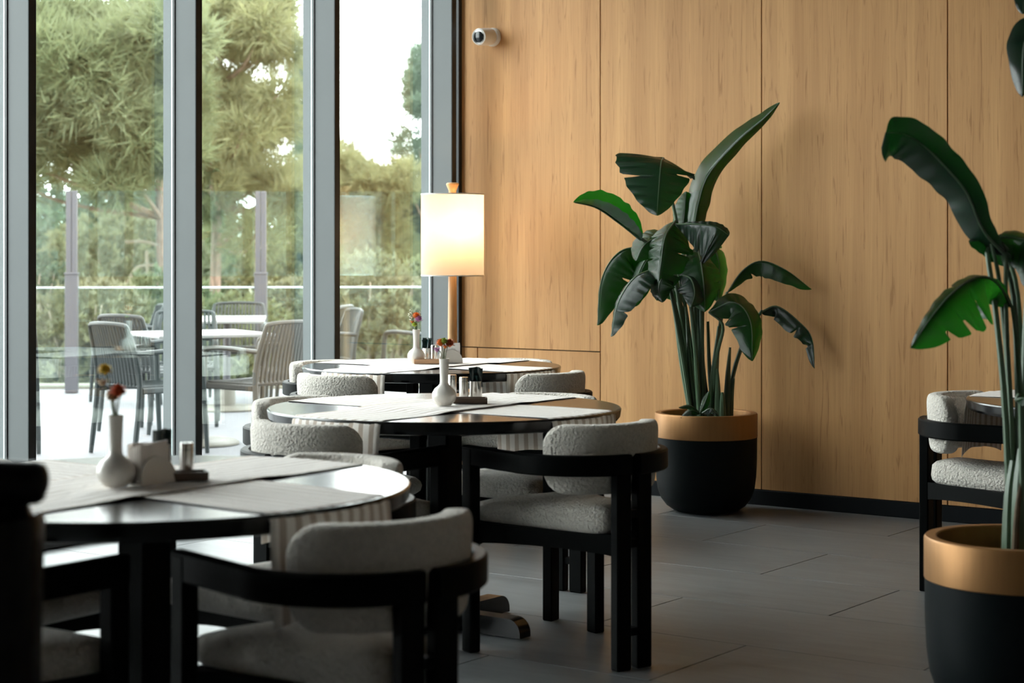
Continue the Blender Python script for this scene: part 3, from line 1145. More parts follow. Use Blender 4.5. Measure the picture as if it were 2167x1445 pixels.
def runner_mesh(seed, lift, over=0.0, length=0.80, width=0.36):
    """striped cloth strip along local x, lying on the round top and hanging over the rim at both ends"""
    rn = random.Random(seed)
    ph = [rn.uniform(0, 6.28) for _ in range(8)]
    nx, ny = 110, 25
    vs, uv = [], []
    R0 = TR + 0.003
    for i in range(nx + 1):
        s = -length + 2 * length * i / nx
        for j in range(ny + 1):
            w = -width / 2 + width * j / ny
            w2 = w + 0.006 * math.sin(s * 5 + ph[0]) + 0.003 * math.sin(s * 13 + ph[1])
            e = math.sqrt(max(0.0, R0 ** 2 - w2 ** 2))
            a = abs(s)
            sg = 1 if s >= 0 else -1
            rb = 0.018
            if a < e - rb:
                x, z = a, 0.0
                edgef = max(0.0, abs(w) / (width / 2) - 0.8) / 0.2
                z += 0.0012 * (1 + math.sin(s * 9 + ph[2] + w * 7)) * 0.5 + edgef * 0.0016 * (0.5 + 0.5 * math.sin(s * 12 + ph[3] * (1 if w > 0 else 2)))
                z += 0.0010 * (1 + math.sin(w * 40 + s * 3 + ph[4])) * 0.5
                z += over * min(1.0, max(0.0, (0.30 - a) / 0.09))
            else:
                q = a - (e - rb)
                arc = rb * math.pi / 2
                if q < arc:
                    b = q / rb
                    x, z = e - rb + rb * math.sin(b), -rb + rb * math.cos(b)
                else:
                    h = q - arc
                    x = e + 0.004 * math.sin(w * 30 + ph[5]) * min(1, h / 0.05) + 0.05 * h * (1 + 0.6 * math.sin(w * 17 + ph[6])) + 0.01 * h
                    z = -rb - h * 0.99
            vs.append((x * sg, w2, TZ + lift + z))
            uv.append((j / ny, i / nx))
    fs = []
    for i in range(nx):
        for j in range(ny):
            p = i * (ny + 1) + j
            fs.append((p, p + 1, p + ny + 2, p + ny + 1))
    me = bpy.data.meshes.new('table_runner')
    me.from_pydata(vs, [], fs)
    ul = me.uv_layers.new(name='UVMap')
    for lp in me.loops:
        ul.data[lp.index].uv = uv[lp.vertex_index]
    me.polygons.foreach_set('use_smooth', [True] * len(me.polygons))
    me.materials.append(M['linen'])
    return me


def fringe(o, parent):
    pass


table0 = make_table()
chair0 = make_chair()
tused = cused = False
TABLES = [
    ('T1', 3.231, -5.40, 'round black pedestal table nearest the viewer, holding the white napkin holder', 'nearest table'),
    ('T2', 2.486, -3.335, 'round black pedestal table in the middle of the row', 'middle table'),
    ('T3', 1.035, -1.56, 'round black pedestal table furthest back, beside the floor lamp', 'furthest table'),
    ('T4', 4.33, -1.70, 'round black pedestal table half hidden behind the near planter', 'table behind the near planter'),
]
# chairs per table: side, shift along side, rotation tweak
SIDES = {'room': (1, 0), 'window': (-1, 0), 'wall': (0, 1), 'camera': (0, -1)}
CH = {
    'T1': [('room', 0.865, -0.01, -15), ('window', 0.80, 0.0, 3), ('wall', 0.80, 0.02, -4), ('camera', 0.80, 0.0, 0)],
    'T2': [('room', 0.85, -0.085, -18), ('window', 0.80, 0.0, 0), ('wall', 0.79, 0.03, 0), ('camera', 0.80, -0.03, 0)],
    'T3': [('room', 0.80, 0.0, -4), ('window', 0.80, 0.0, 0), ('wall', 0.80, 0.0, 0), ('camera', 0.80, 0.0, 0)],
    'T4': [('window', 0.775, 0.0, 0), ('camera', 0.86, 0.07, 0)],
}
SIDE_TXT = {'room': 'side facing the windows across the %s', 'window': 'window side of the %s', 'wall': 'oak-wall side of the %s', 'camera': 'viewer side of the %s'}
for key, tx, ty, lab, short in TABLES:
    t = table0 if not tused else copy_tree(table0)
    tused = True
    t.location = (tx, ty, 0)
    tag(t, lab, 'table', 'round pedestal tables')
    for q in (0, 1):
        me = runner_mesh(hash(key) % 1 + ord(key[1]) * 7 + q, 0.0013, 0.0048 * q)
        r = put('table_runner', me, None, (tx, ty, 0), q * math.pi / 2 + (0.03 if q else -0.02))
        sol = r.modifiers.new('thickness', 'SOLIDIFY')
        sol.thickness = 0.0012
        sol.offset = 1
        tag(r, 'beige striped linen runner laid %s on the %s' % ('along the windows' if q else 'across from the windows', short), 'table runner', 'striped runners')
    for side, dist, sh, rot in CH[key]:
        ux, uy = SIDES[side]
        c = chair0 if not cused else copy_tree(chair0)
        cused = True
        off = dist - 0.24
        c.location = (tx + ux * off - uy * sh, ty + uy * off + ux * sh, 0)
        c.rotation_euler = (0, 0, math.atan2(-uy, -ux) + math.radians(rot))
        tag(c, 'cream boucle armchair on the ' + SIDE_TXT[side] % short, 'chair', 'boucle dining armchairs')


# ------------------------------------------------------------------ things on the tables
def make_vase(loc, label):
    prof = [(0, 0), (0.024, 0), (0.028, 0.003), (0.037, 0.014), (0.0415, 0.028), (0.040, 0.042), (0.032, 0.056), (0.021, 0.064), (0.0150, 0.071), (0.0138, 0.080),
            (0.0145, 0.110), (0.0160, 0.140), (0.0170, 0.156), (0.0152, 0.156), (0.013, 0.14), (0.011, 0.09), (0, 0.088)]
    v = MB().lathe(prof, 40).build('bud_vase', 'ceramic', None, 60, loc)
    return tag(v, label, 'vase', 'white bud vases')


def flower_bunch(loc, heads, label):
    """heads: list of (dx, dy, dz, radius, colour, kind) relative to the vase mouth"""
    t = empty('flower_bunch', loc, 0, label, 'flowers', 'flower bunches in the vases')
    for dx, dy, dz, r, c, kind in heads:
        r = r * 1.28 if kind != 'spray' else r
        MB().tube(catmull([(dx * 0.05, dy * 0.05, -0.06), (dx * 0.35, dy * 0.35, dz * 0.45), (dx, dy, dz)], 7), 0.0015, 5).build('stem', 'stem', t)
        h = MB()
        if kind == 'pom':
            for k in range(46):
                z = 1 - 1.5 * (k + 0.5) / 46
                a = k * 2.399
                rr = math.sqrt(max(0, 1 - z * z))
                dr = Vector((rr * math.cos(a), rr * math.sin(a), z * 0.75))
                sd = Vector((-math.sin(a), math.cos(a), 0)) * r * 0.20
                b = Vector((dx, dy, dz)) + dr * r * 0.35
                tip = Vector((dx, dy, dz)) + dr * r
                h.add([b - sd * .5, b + sd * .5, b.lerp(tip, .7) + sd, tip, b.lerp(tip, .7) - sd], [(0, 1, 2, 3, 4)])
            h.lathe([(0, -0.55 * r), (0.5 * r, -0.2 * r), (0.6 * r, 0.15 * r), (0.35 * r, 0.45 * r), (0, 0.5 * r)], 10, Matrix.Translation((dx, dy, dz)))
        elif kind == 'flat':
            for k in range(18):
                a = k * 2 * math.pi / 18
                lift = 0.15 + 0.25 * (k % 2)
                d0 = Vector((math.cos(a), math.sin(a), lift)).normalized()
                sd = Vector((-math.sin(a), math.cos(a), 0)) * r * 0.17
                b = Vector((dx, dy, dz))
                h.add([b - sd * .4, b + sd * .4, b + d0 * r * .7 + sd, b + d0 * r, b + d0 * r * .7 - sd], [(0, 1, 2, 3, 4)])
            h.lathe([(0.35 * r, 0), (0.33 * r, 0.2 * r), (0, 0.32 * r)], 10, Matrix.Translation((dx, dy, dz)))
            h.lathe([(0, -0.45 * r), (0.3 * r, -0.2 * r), (0.4 * r, 0)], 10, Matrix.Translation((dx, dy, dz)))
        else:
            for k in range(14):
                p = Vector((dx + random.uniform(-1, 1) * r, dy + random.uniform(-1, 1) * r, dz + random.uniform(-1, 1) * r * 1.4))
                h.lathe([(0, -0.0022), (0.0024, 0), (0, 0.0022)], 6, Matrix.Translation(p))
        h.build('flower_head', 'petal_' + c, t, 40)
    return t


def shaker(loc, label):
    t = MB().lathe([(0, 0), (0.0155, 0), (0.016, 0.002), (0.016, 0.070), (0.0150, 0.0735), (0, 0.0745)], 28).build('steel_shaker', 'steel', None, 40, loc)
    tag(t, label, 'shaker', 'steel shakers')
    MB().lathe([(0.0163, 0.058), (0.0165, 0.0585), (0.0163, 0.059)], 28).build('cap_joint', 'alu_dark', t)
    return t


def sachet_cup(loc, label, tilt=1):
    t = empty('sachet_cup', loc, 0, label, 'sachet cup', 'steel cups of sachets')
    MB().lathe([(0, 0), (0.0215, 0), (0.022, 0.002), (0.022, 0.058), (0.0205, 0.058), (0.0205, 0.004), (0, 0.004)], 30).build('cup', 'steel', t)
    rr = random.Random(int(loc[0] * 1000))
    for k in range(8):
        a = k * 0.785 + rr.uniform(-.2, .2)
        c = Vector((0.010 * math.cos(a), 0.010 * math.sin(a), 0.062 + rr.uniform(0, 0.012)))
        m4 = Matrix.Translation(c) @ Matrix.Rotation(a + rr.uniform(-.6, .6), 4, 'Z') @ Matrix.Rotation(rr.uniform(-.22, .22), 4, 'X') @ Matrix.Rotation(rr.uniform(-.15, .15), 4, 'Y')
        vs, fs = [], []
        nx, nz = 6, 8
        for sgn in (-1, 1):
            for i in range(nz + 1):
                for j in range(nx + 1):
                    u, v = j / nx * 2 - 1, i / nz * 2 - 1
                    th = 0.003 * (1 - u ** 4) * (1 - v ** 6) + 0.0004
                    vs.append(m4 @ Vector((u * 0.0125, sgn * th, v * 0.036)))
        st = (nx + 1) * (nz + 1)
        for q in (0, 1):
            for i in range(nz):
                for j in range(nx):
                    p = q * st + i * (nx + 1) + j
                    fs.append((p, p + 1, p + nx + 2, p + nx + 1))
        MB().add(vs, fs).build('sachet', 'foil', t, 60)
    return t


def tray(loc, rz, L, W, m, label):
    t = MB()
    t.box((0, 0, 0.003), (L, W, 0.006), 0.001)
    for s in (-1, 1):
        t.box((0, s * (W / 2 - 0.003), 0.010), (L, 0.006, 0.020), 0.0012)
        t.box((s * (L / 2 - 0.003), 0, 0.010), (0.006, W - 0.012, 0.0198), 0.0012)
    o = t.build('condiment_tray', m, None, 30, loc)
    o.rotation_euler = (0, 0, rz)
    return tag(o, label, 'tray', 'condiment trays')


def napkin_holder(loc, rz, label, m='napkin'):
    t = empty('napkin_holder', loc, rz, label, 'napkin holder', 'ceramic napkin holders')
    W, H = 0.11, 0.062
    for s in (-1, 1):
        # arched ceramic side
        vs, fs = [], []
        n = 18
        prof = [(-W / 2, 0)] + [(-W / 2 * math.cos(math.pi * i / n), H * (0.15 + 0.85 * math.sin(math.pi * i / n))) for i in range(n + 1)] + [(W / 2, 0)]
        k = len(prof)
        for y in (s * 0.020, s * 0.026):
            vs += [Vector((x, y + s * 0.010 * (1 - z / H), z)) for x, z in prof]
        fs = [tuple(range(k)), tuple(range(k, 2 * k))[::-1]] + [(i, (i + 1) % k, k + (i + 1) % k, k + i) for i in range(k)]
        MB().add(vs, fs).build('ceramic_side', 'ceramic', t, 40)
    MB().box((0, 0, 0.004), (W * 0.9, 0.06, 0.008), 0.003).build('ceramic_base', 'ceramic', t)
    for i in range(7):
        y = -0.0155 + i * 0.0052
        vs, fs = [], []
        nx = 8
        for j in range(nx + 1):
            x = -0.045 + 0.09 * j / nx
            wv = 0.0012 * math.sin(j * 1.3 + i)
            top = 0.086 + 0.004 * math.sin(i * 2.1) + 0.006 * (j / nx - .5) * (1 if i % 2 else -1)
            vs += [Vector((x, y - 0.0019 + wv, 0.009)), Vector((x, y - 0.0019 + wv + 0.002 * (i - 3) * .4, top)), Vector((x, y + 0.0019 + wv + 0.002 * (i - 3) * .4, top)), Vector((x, y + 0.0019 + wv, 0.009))]
        for j in range(nx):
            for q in range(4):
                r = (q + 1) % 4
                fs.append((j * 4 + q, j * 4 + r, (j + 1) * 4 + r, (j + 1) * 4 + q))
        fs += [(3, 2, 1, 0), tuple(nx * 4 + q for q in range(4))]
        MB().add(vs, fs).build('napkin', m, t, 0)
    return t


ZT = TZ + 0.0105


def on_table(px, py, z=ZT):
    Y = (CAM.z - z) * FPX / (py - HZ)
    return cw((px - 1083.5) / FPX * Y, Y, z)


VR = math.atan2(RV.y, RV.x)
# nearest table
p = on_table(245, 1029)
make_vase(p, 'white bud vase on the nearest table, beside the napkin holder')
vd = lambda p: Vector((p.x, p.y, p.z + 0.156))
flower_bunch(vd(p), [tuple((RV * x + DV * y)[:2]) + (z, r, c, k) for x, y, z, r, c, k in [
    (-0.024, 0.0, 0.098, 0.016, 'yellow', 'pom'), (-0.032, 0.012, 0.070, 0.017, 'buff', 'flat'), (0.006, -0.008, 0.052, 0.019, 'rust', 'pom'),
    (-0.008, 0.005, 0.040, 0.017, 'buff', 'pom'), (0.014, 0.01, 0.05, 0.010, 'orange', 'flat')]], 'yellow, buff and rust flowers in the nearest vase')
napkin_holder(on_table(314, 1022), VR + 1.0, 'white ceramic napkin holder filled with paper napkins on the nearest table')
tray(on_table(375, 1016), VR + 0.28, 0.135, 0.058, 'tray', 'dark wooden condiment tray on the nearest table')
pt = on_table(375, 1016)
shaker(cw(cX(397, 4.20), 4.185, ZT + 0.0065), 'brushed steel shaker on the tray of the nearest table')
sachet_cup(cw(cX(345, 4.22), 4.205, ZT + 0.0065), 'steel cup of black sachets on the nearest table')
# middle table
p = on_table(940, 857)
make_vase(p, 'white bud vase on the middle table')
flower_bunch(vd(p), [tuple((RV * x + DV * y)[:2]) + (z, r, c, k) for x, y, z, r, c, k in [
    (-0.012, 0.0, 0.052, 0.017, 'orange', 'pom'), (0.018, 0.004, 0.050, 0.018, 'rust', 'pom'), (0.0, -0.006, 0.058, 0.014, 'lime', 'pom'),
    (-0.024, -0.004, 0.030, 0.016, 'lilac', 'flat'), (0.004, -0.012, 0.040, 0.012, 'orange', 'flat')]], 'orange, rust and lilac flowers in the middle vase')
tray(on_table(995, 853), VR + 0.05, 0.115, 0.058, 'tray', 'dark wooden condiment tray on the middle table')
shaker(cw(cX(982, 6.42), 6.40, ZT + 0.0065), 'brushed steel shaker on the tray of the middle table')
sachet_cup(cw(cX(1007, 6.42), 6.42, ZT + 0.0065), 'steel cup of dark green sachets on the middle table')
shaker(cw(cX(957, 6.62), 6.62, ZT), 'brushed steel shaker half hidden behind the middle vase')
# furthest table
p = on_table(881, 768)
make_vase(p, 'white bud vase on the furthest table')
flower_bunch(vd(p), [tuple((RV * x + DV * y)[:2]) + (z, r, c, k) for x, y, z, r, c, k in [
    (0.0, 0.0, 0.062, 0.020, 'orange', 'pom'), (0.010, -0.006, 0.048, 0.020, 'lilac', 'pom'), (-0.018, -0.004, 0.034, 0.013, 'orange', 'flat'),
    (-0.008, -0.010, 0.022, 0.014, 'lime', 'pom'), (-0.030, 0.0, 0.078, 0.010, 'white', 'spray'), (0.012, 0.006, 0.075, 0.008, 'white', 'spray'),
    (-0.026, 0.002, 0.055, 0.008, 'white', 'spray')]], 'orange, lilac and lime flowers in the furthest vase')
tray(on_table(905, 769), VR + 0.02, 0.125, 0.058, 'tray_light', 'light oak condiment tray on the furthest table')
sachet_cup(cw(cX(904, 8.68), 8.66, ZT + 0.0065), 'steel cup of dark green sachets on the furthest table')
shaker(cw(cX(919, 8.68), 8.64, ZT + 0.0065), 'brushed steel shaker on the oak tray of the furthest table')
napkin_holder(on_table(952, 767), VR + 0.2, 'white ceramic napkin holder with white napkins on the furthest table', 'napkin_white')

# ------------------------------------------------------------------ floor lamp
LX, LY = 0.378, -0.547
lamp = empty('floor_lamp', (LX, LY, 0), 0, 'lit floor lamp with white drum shade and oak pole in the corner', 'lamp')
MB().lathe([(0, 0), (0.14, 0), (0.145, 0.006), (0.14, 0.022), (0.04, 0.032), (0, 0.032)], 40).build('lamp_base', 'oak', lamp)
MB().lathe([(0.021, 0.03), (0.026, 0.35), (0.0255, 0.75), (0.022, 1.15), (0.016, 1.36), (0, 1.36)], 28).build('pole', 'oak', lamp, 60)
sh = MB().lathe([(0.165, 1.150), (0.1665, 1.1505), (0.1665, 1.5845), (0.165, 1.585)], 64).build('lamp_shade', 'shade', lamp, 60)
MB().lathe([(0.1655, 1.150), (0.1675, 1.150), (0.1675, 1.156), (0.1655, 1.156)], 64, None, True).build('shade_ring', 'white_plastic', sh, 40)
MB().lathe([(0.1655, 1.579), (0.1675, 1.579), (0.1675, 1.585), (0.1655, 1.585)], 64, None, True).build('shade_ring', 'white_plastic', sh, 40)
MB().lathe([(0.010, 1.36), (0.012, 1.58), (0.021, 1.586), (0.0195, 1.600), (0.034, 1.634), (0.033, 1.640), (0.026, 1.644), (0, 1.644)], 24).build('finial', 'oak', lamp, 40)
for k in range(3):
    a = k * 2.094
    MB().tube([(0.01 * math.cos(a), 0.01 * math.sin(a), 1.572), (0.164 * math.cos(a), 0.164 * math.sin(a), 1.580)], 0.002, 6).build('shade_spoke', 'steel', lamp)
bulb = bpy.data.materials.new('warm_bulb')
bulb.use_nodes = True
bb_ = bulb.node_tree.nodes['Principled BSDF']
bb_.inputs['Emission Color'].default_value = (1.0, 0.62, 0.25, 1)
bb_.inputs['Emission Strength'].default_value = 60.0
MB().lathe([(0, -0.03), (0.02, -0.022), (0.03, 0), (0.022, 0.025), (0.012, 0.045), (0, 0.046)], 20, Matrix.Translation((0.05, -0.03, 1.40))).build('bulb', bulb, lamp, 60)
pl = bpy.data.lights.new('lamp_bulb_light', 'POINT')
pl.energy = 23.0
pl.color = (1.0, 0.64, 0.34)
pl.shadow_soft_size = 0.035
plo = bpy.data.objects.new('lamp_bulb_light', pl)
COL.objects.link(plo)
plo.location = (0.05, -0.03, 1.405)
plo.parent = lamp

# ------------------------------------------------------------------ wall camera
wc = empty('security_camera', (0.245, 0.0, 2.475), 0, 'small white security camera high on the oak wall', 'camera')
ax = cdir(-0.50, -0.80, -0.10)
q = Vector((0, 0, 1)).rotation_difference(ax).to_matrix().to_4x4()
b0 = Vector((0, -0.035, 0))
mt = Matrix.Translation(b0) @ q
MB().lathe([(0, -0.01), (0.040, -0.01), (0.047, 0.0), (0.048, 0.012), (0.047, 0.105), (0.044, 0.112), (0.039, 0.114), (0.037, 0.106), (0, 0.106)], 36, mt).build('body', 'white_plastic', wc, 40)
MB().lathe([(0, 0.100), (0.031, 0.100), (0.031, 0.117), (0.026, 0.120), (0, 0.121)], 30, mt).build('lens_face', 'black_gloss', wc, 40)
MB().lathe([(0.0365, 0.106), (0.0365, 0.112), (0.032, 0.113), (0.031, 0.106)], 30, mt).build('lens_ring', 'steel', wc, 40)
MB().lathe([(0, 0), (0.052, 0), (0.052, -0.010), (0.046, -0.018), (0, -0.018)], 36, Matrix.Rotation(-math.pi / 2, 4, 'X')).build('wall_mount', 'white_plastic', wc, 40)
MB().lathe([(0, -0.05), (0.018, -0.05), (0.018, 0.0), (0, 0.0)], 18, mt).build('bracket', 'white_plastic', wc, 40)


# ------------------------------------------------------------------ potted plants
def leaf_blade(parent, mid, W, nrm, mname='leaf', fold=0.35, curl=0.5, wl=1.0, wr=1.0, tears=(), twist=0.0, peak=0.42, seed=0, blunt=0.0):
    rn = random.Random(seed)
    n, mm = 64, 7
    P = catmull(mid, n + 1)
    nrm = Vector(nrm).normalized()
    vs, uv = [], []
    phs = rn.uniform(0, 6)
    for i in range(n + 1):
        t = i / n
        T = (P[min(i + 1, n)] - P[max(i - 1, 0)]).normalized()
        side = T.cross(nrm)
        if side.length < 0.05:
            side = T.cross(Vector((0.3, 0.2, 1)))
        side.normalize()
        up = side.cross(T).normalized()
        if twist:
            rm = Matrix.Rotation(twist * t, 3, T)
            side, up = rm @ side, rm @ up
        e = math.log(0.5) / math.log(peak)
        w0 = W * max(0.0, math.sin(math.pi * min(1, (t ** e) * (1 - blunt * 0.30)))) ** 0.62
        if blunt and t > 0.9:
            w0 *= math.sqrt(max(0.0, 1 - ((t - 0.9) / 0.1) ** 2))
        if i == 0:
            w0 = W * 0.02
        if i == n:
            w0 = W * 0.02
        for sgn, wf in ((-1, wl), (1, wr)):
            ww = w0 * wf
            for tt, ts, td in tears:
                if ts == sgn:
                    ww *= 1 - td * math.exp(-((t - tt) / 0.014) ** 2)
            ww *= 1 + 0.025 * math.sin(t * 38 + phs + sgn)
            rng_ = range(mm, 0, -1) if sgn < 0 else range(0, mm + 1)
            for j in rng_:
                s = j / mm
                f = fold + curl * s
                x = ww * s * math.cos(fold + curl * s * 0.5)
                z = -ww * s * math.sin(fold + curl * s * 0.5)
                rip = 0.02 * W * s * math.sin(t * 55 + phs + sgn * 1.3)
                vs.append(P[i] + side * (x * sgn) + up * (z + rip))
                uv.append(((sgn * s + 1) / 2, t * 6 - s * 0.55))
    C = 2 * mm + 1
    fs = [(i * C + j, i * C + j + 1, (i + 1) * C + j + 1, (i + 1) * C + j) for i in range(n) for j in range(C - 1)]
    me = bpy.data.meshes.new('leaf')
    me.from_pydata([tuple(v) for v in vs], [], fs)
    ul = me.uv_layers.new(name='UVMap')
    for lp in me.loops:
        ul.data[lp.index].uv = uv[lp.vertex_index]
    me.polygons.foreach_set('use_smooth', [True] * len(me.polygons))
    me.materials.append(M[mname])
    o = put('leaf', me, parent)
    # raised midrib
    MB().tube([P[i] - Vector((0, 0, 0.001)) for i in range(0, n + 1, 3)], [0.005 * (1 - 0.85 * i / n) for i in range(0, n + 1, 3)], 6).build('midrib', 'stalk', o)
    return o


def planter(name, loc, label):
    t = empty(name, loc, 0, label, 'potted plant', 'strelitzia plants in brass-rimmed planters')
    r, H = 0.252, 0.485
    body = [(0, 0), (0.135, 0), (0.160, 0.006), (0.195, 0.030), (0.222, 0.065), (0.238, 0.11), (0.246, 0.17), (0.250, 0.25), (0.251, H - 0.118)]
    pot = MB().lathe(body + [(0.235, H - 0.118), (0.225, 0.20), (0, 0.2)], 64).build('pot', 'pot', t, 40)
    MB().lathe([(0.2512, H - 0.118), (0.2530, H - 0.116), (0.2530, H - 0.006), (0.249, H), (0.222, H), (0.218, H - 0.004), (0.216, H - 0.115), (0.2512, H - 0.118)], 64).build('rim_band', 'gold', pot, 40)
    sv = MB()
    n = 40
    vs, fs = [(0, 0, H - 0.07)], []
    for k in range(1, 7):
        for i in range(n):
            a = 2 * math.pi * i / n
            rr = 0.2165 * k / 6
            vs.append((rr * math.cos(a), rr * math.sin(a), H - 0.07 + random.uniform(-.006, .006)))
    fs += [(0, 1 + i, 1 + (i + 1) % n) for i in range(n)]
    for k in range(5):
        for i in range(n):
            j = (i + 1) % n
            fs.append((1 + k * n + i, 1 + (k + 1) * n + i, 1 + (k + 1) * n + j, 1 + k * n + j))
    sv.add(vs, fs).build('soil', 'soil', t)
    return t


def stalk(t, pts, r0=0.011, r1=0.005, m='stalk', name='stalk'):
    q = catmull(pts, 14)
    return MB().tube(q, [r0 + (r1 - r0) * i / 13 for i in range(14)], 8).build(name, m, t)


YA = 9.1
A0 = cw(cX(1494, YA), YA)
plantA = planter('potted_strelitzia', A0, 'tall strelitzia in a black brass-rimmed planter against the oak wall')


def pa_(px, py, dy=0.0):
    return pix(px, py, YA + dy) - A0


def pA(*pts):
    return [pa_(*p) for p in pts]


SB = 0.41  # soil height


def baseA(px, dy):
    p = cw(cX(px, YA + dy), YA + dy, SB - 0.02) - A0
    return p


k = YA / FPX
LEAVES_A = [
    # stalk points, leaf midrib points, half width px, normal (camera plan), material, fold, curl, wl, wr, tears, peak
    (baseA(1490, 0.05), [(1482, 650, .05), (1470, 478, .05)], [(1468, 485, .05), (1478, 430, .03), (1500, 368, 0), (1560, 300, -.04), (1612, 255, -.06), (1650, 217, -.08)], 62, (-.35, -1, -.1), 'leaf', .75, .35, 1.0, .5, (), .22),
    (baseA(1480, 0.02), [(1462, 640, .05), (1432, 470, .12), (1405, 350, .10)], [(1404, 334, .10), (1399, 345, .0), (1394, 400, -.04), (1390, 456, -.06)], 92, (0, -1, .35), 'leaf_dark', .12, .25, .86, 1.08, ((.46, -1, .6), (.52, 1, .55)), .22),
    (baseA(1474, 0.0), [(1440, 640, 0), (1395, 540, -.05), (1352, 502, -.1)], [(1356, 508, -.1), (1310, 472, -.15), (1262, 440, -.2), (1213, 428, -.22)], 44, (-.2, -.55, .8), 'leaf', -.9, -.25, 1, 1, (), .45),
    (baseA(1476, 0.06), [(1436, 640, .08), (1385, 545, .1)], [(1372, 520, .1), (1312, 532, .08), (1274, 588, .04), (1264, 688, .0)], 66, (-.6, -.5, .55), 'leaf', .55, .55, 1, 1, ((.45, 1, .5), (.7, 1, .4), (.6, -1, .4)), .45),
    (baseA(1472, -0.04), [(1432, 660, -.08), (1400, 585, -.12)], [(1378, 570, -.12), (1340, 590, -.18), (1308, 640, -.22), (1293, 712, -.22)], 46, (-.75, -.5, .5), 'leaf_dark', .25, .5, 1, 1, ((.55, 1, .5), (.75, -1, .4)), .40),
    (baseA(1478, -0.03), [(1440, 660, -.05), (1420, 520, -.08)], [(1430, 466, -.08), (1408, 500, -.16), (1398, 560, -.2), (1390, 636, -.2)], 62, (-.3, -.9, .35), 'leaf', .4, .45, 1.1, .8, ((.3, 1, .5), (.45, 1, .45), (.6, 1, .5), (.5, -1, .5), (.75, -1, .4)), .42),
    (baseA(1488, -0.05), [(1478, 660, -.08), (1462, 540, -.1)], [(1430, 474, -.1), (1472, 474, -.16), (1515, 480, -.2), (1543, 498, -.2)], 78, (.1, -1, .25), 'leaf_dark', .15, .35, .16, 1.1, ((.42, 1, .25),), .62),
    (baseA(1490, -0.06), [(1484, 660, -.1), (1480, 560, -.12)], [(1476, 522, -.12), (1484, 560, -.2), (1490, 610, -.22), (1492, 660, -.2)], 52, (.1, -1, .3), 'leaf', .3, .5, 1, 1, ((.6, -1, .3),), .5),
    (baseA(1484, 0.09), [(1470, 640, .1), (1446, 500, .12)], [(1444, 500, .12), (1448, 455, .13), (1452, 405, .13)], 36, (-.4, -1, .1), 'leaf', .4, .3, 1, 1, (), .5),
    (baseA(1512, 0.02), [(1520, 720, .02), (1536, 630, 0)], [(1540, 618, 0), (1572, 572, -.02), (1612, 552, -.04), (1665, 572, -.06), (1718, 612, -.06)], 34, (.1, -.55, .85), 'leaf', .75, .35, .7, 1, ((.3, 1, .4),), .55),
    (baseA(1502, -0.05), [(1516, 760, -.1), (1530, 690, -.14)], [(1500, 660, -.14), (1555, 640, -.2), (1588, 680, -.24), (1592, 764, -.24)], 56, (.25, -.8, .5), 'leaf', .35, .5, 1.0, .9, ((.35, 1, .5), (.5, 1, .4), (.7, 1, .4)), .50),
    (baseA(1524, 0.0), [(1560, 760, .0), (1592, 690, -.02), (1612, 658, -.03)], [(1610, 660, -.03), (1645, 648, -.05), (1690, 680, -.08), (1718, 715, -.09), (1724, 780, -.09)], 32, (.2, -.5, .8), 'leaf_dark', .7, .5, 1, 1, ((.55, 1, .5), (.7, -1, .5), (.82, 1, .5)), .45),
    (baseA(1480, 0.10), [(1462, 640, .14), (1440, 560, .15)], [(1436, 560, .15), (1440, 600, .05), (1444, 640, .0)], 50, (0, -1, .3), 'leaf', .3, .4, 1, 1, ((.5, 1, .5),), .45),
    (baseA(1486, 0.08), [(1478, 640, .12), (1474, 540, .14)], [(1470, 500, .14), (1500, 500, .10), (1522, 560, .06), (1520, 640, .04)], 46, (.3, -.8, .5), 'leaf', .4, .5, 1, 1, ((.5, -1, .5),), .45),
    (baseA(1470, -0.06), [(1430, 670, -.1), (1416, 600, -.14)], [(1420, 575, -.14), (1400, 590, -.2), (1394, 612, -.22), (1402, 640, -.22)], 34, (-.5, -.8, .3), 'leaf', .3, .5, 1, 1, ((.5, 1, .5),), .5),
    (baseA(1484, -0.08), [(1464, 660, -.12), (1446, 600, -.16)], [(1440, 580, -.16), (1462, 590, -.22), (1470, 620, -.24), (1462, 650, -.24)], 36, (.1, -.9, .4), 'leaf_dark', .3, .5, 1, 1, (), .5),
    (baseA(1482, 0.0), [(1452, 660, 0), (1432, 560, 0)], [(1424, 500, 0), (1392, 500, -.06), (1362, 520, -.1), (1346, 552, -.12)], 44, (-.3, -.9, .4), 'leaf', .3, .5, 1, 1, ((.4, -1, .5), (.6, -1, .5), (.5, 1, .4)), .45),
    (baseA(1476, 0.03), [(1440, 650, .04), (1410, 560, .05)], [(1400, 540, .05), (1370, 545, .02), (1348, 590, -.02), (1340, 650, -.04)], 44, (-.4, -.7, .6), 'leaf', .4, .5, 1, 1, ((.4, 1, .4), (.65, -1, .5)), .45),
]
for i, (b0, st, md, w, nr, mn, fo, cu, wl, wr, te, pk) in enumerate(LEAVES_A):
    pts = [b0] + pA(*st) + [pa_(*md[0])]
    s = stalk(plantA, pts, 0.0125, 0.0055)
    leaf_blade(plantA, pA(*md), w * k, cdir(*nr), mn, fo, cu, wl, wr, te, 0, pk, i, 1.0 if i == 6 else 0.0)
for i, (x0, y0, x1, y1, dy) in enumerate([(1470, 875, 1425, 640, -.03), (1478, 875, 1452, 650, -.06), (1484, 875, 1470, 650, -.08), (1492, 875, 1488, 640, -.04), (1506, 875, 1482, 680, -.02),
                                          (1515, 875, 1498, 680, .03), (1500, 878, 1521, 690, -.08)]):
    stalk(plantA, [baseA(x0, dy), pa_((x0 + x1) / 2 - 4, (y0 + y1) / 2 + 20, dy), pa_(x1, y1, dy)], 0.015, 0.007)
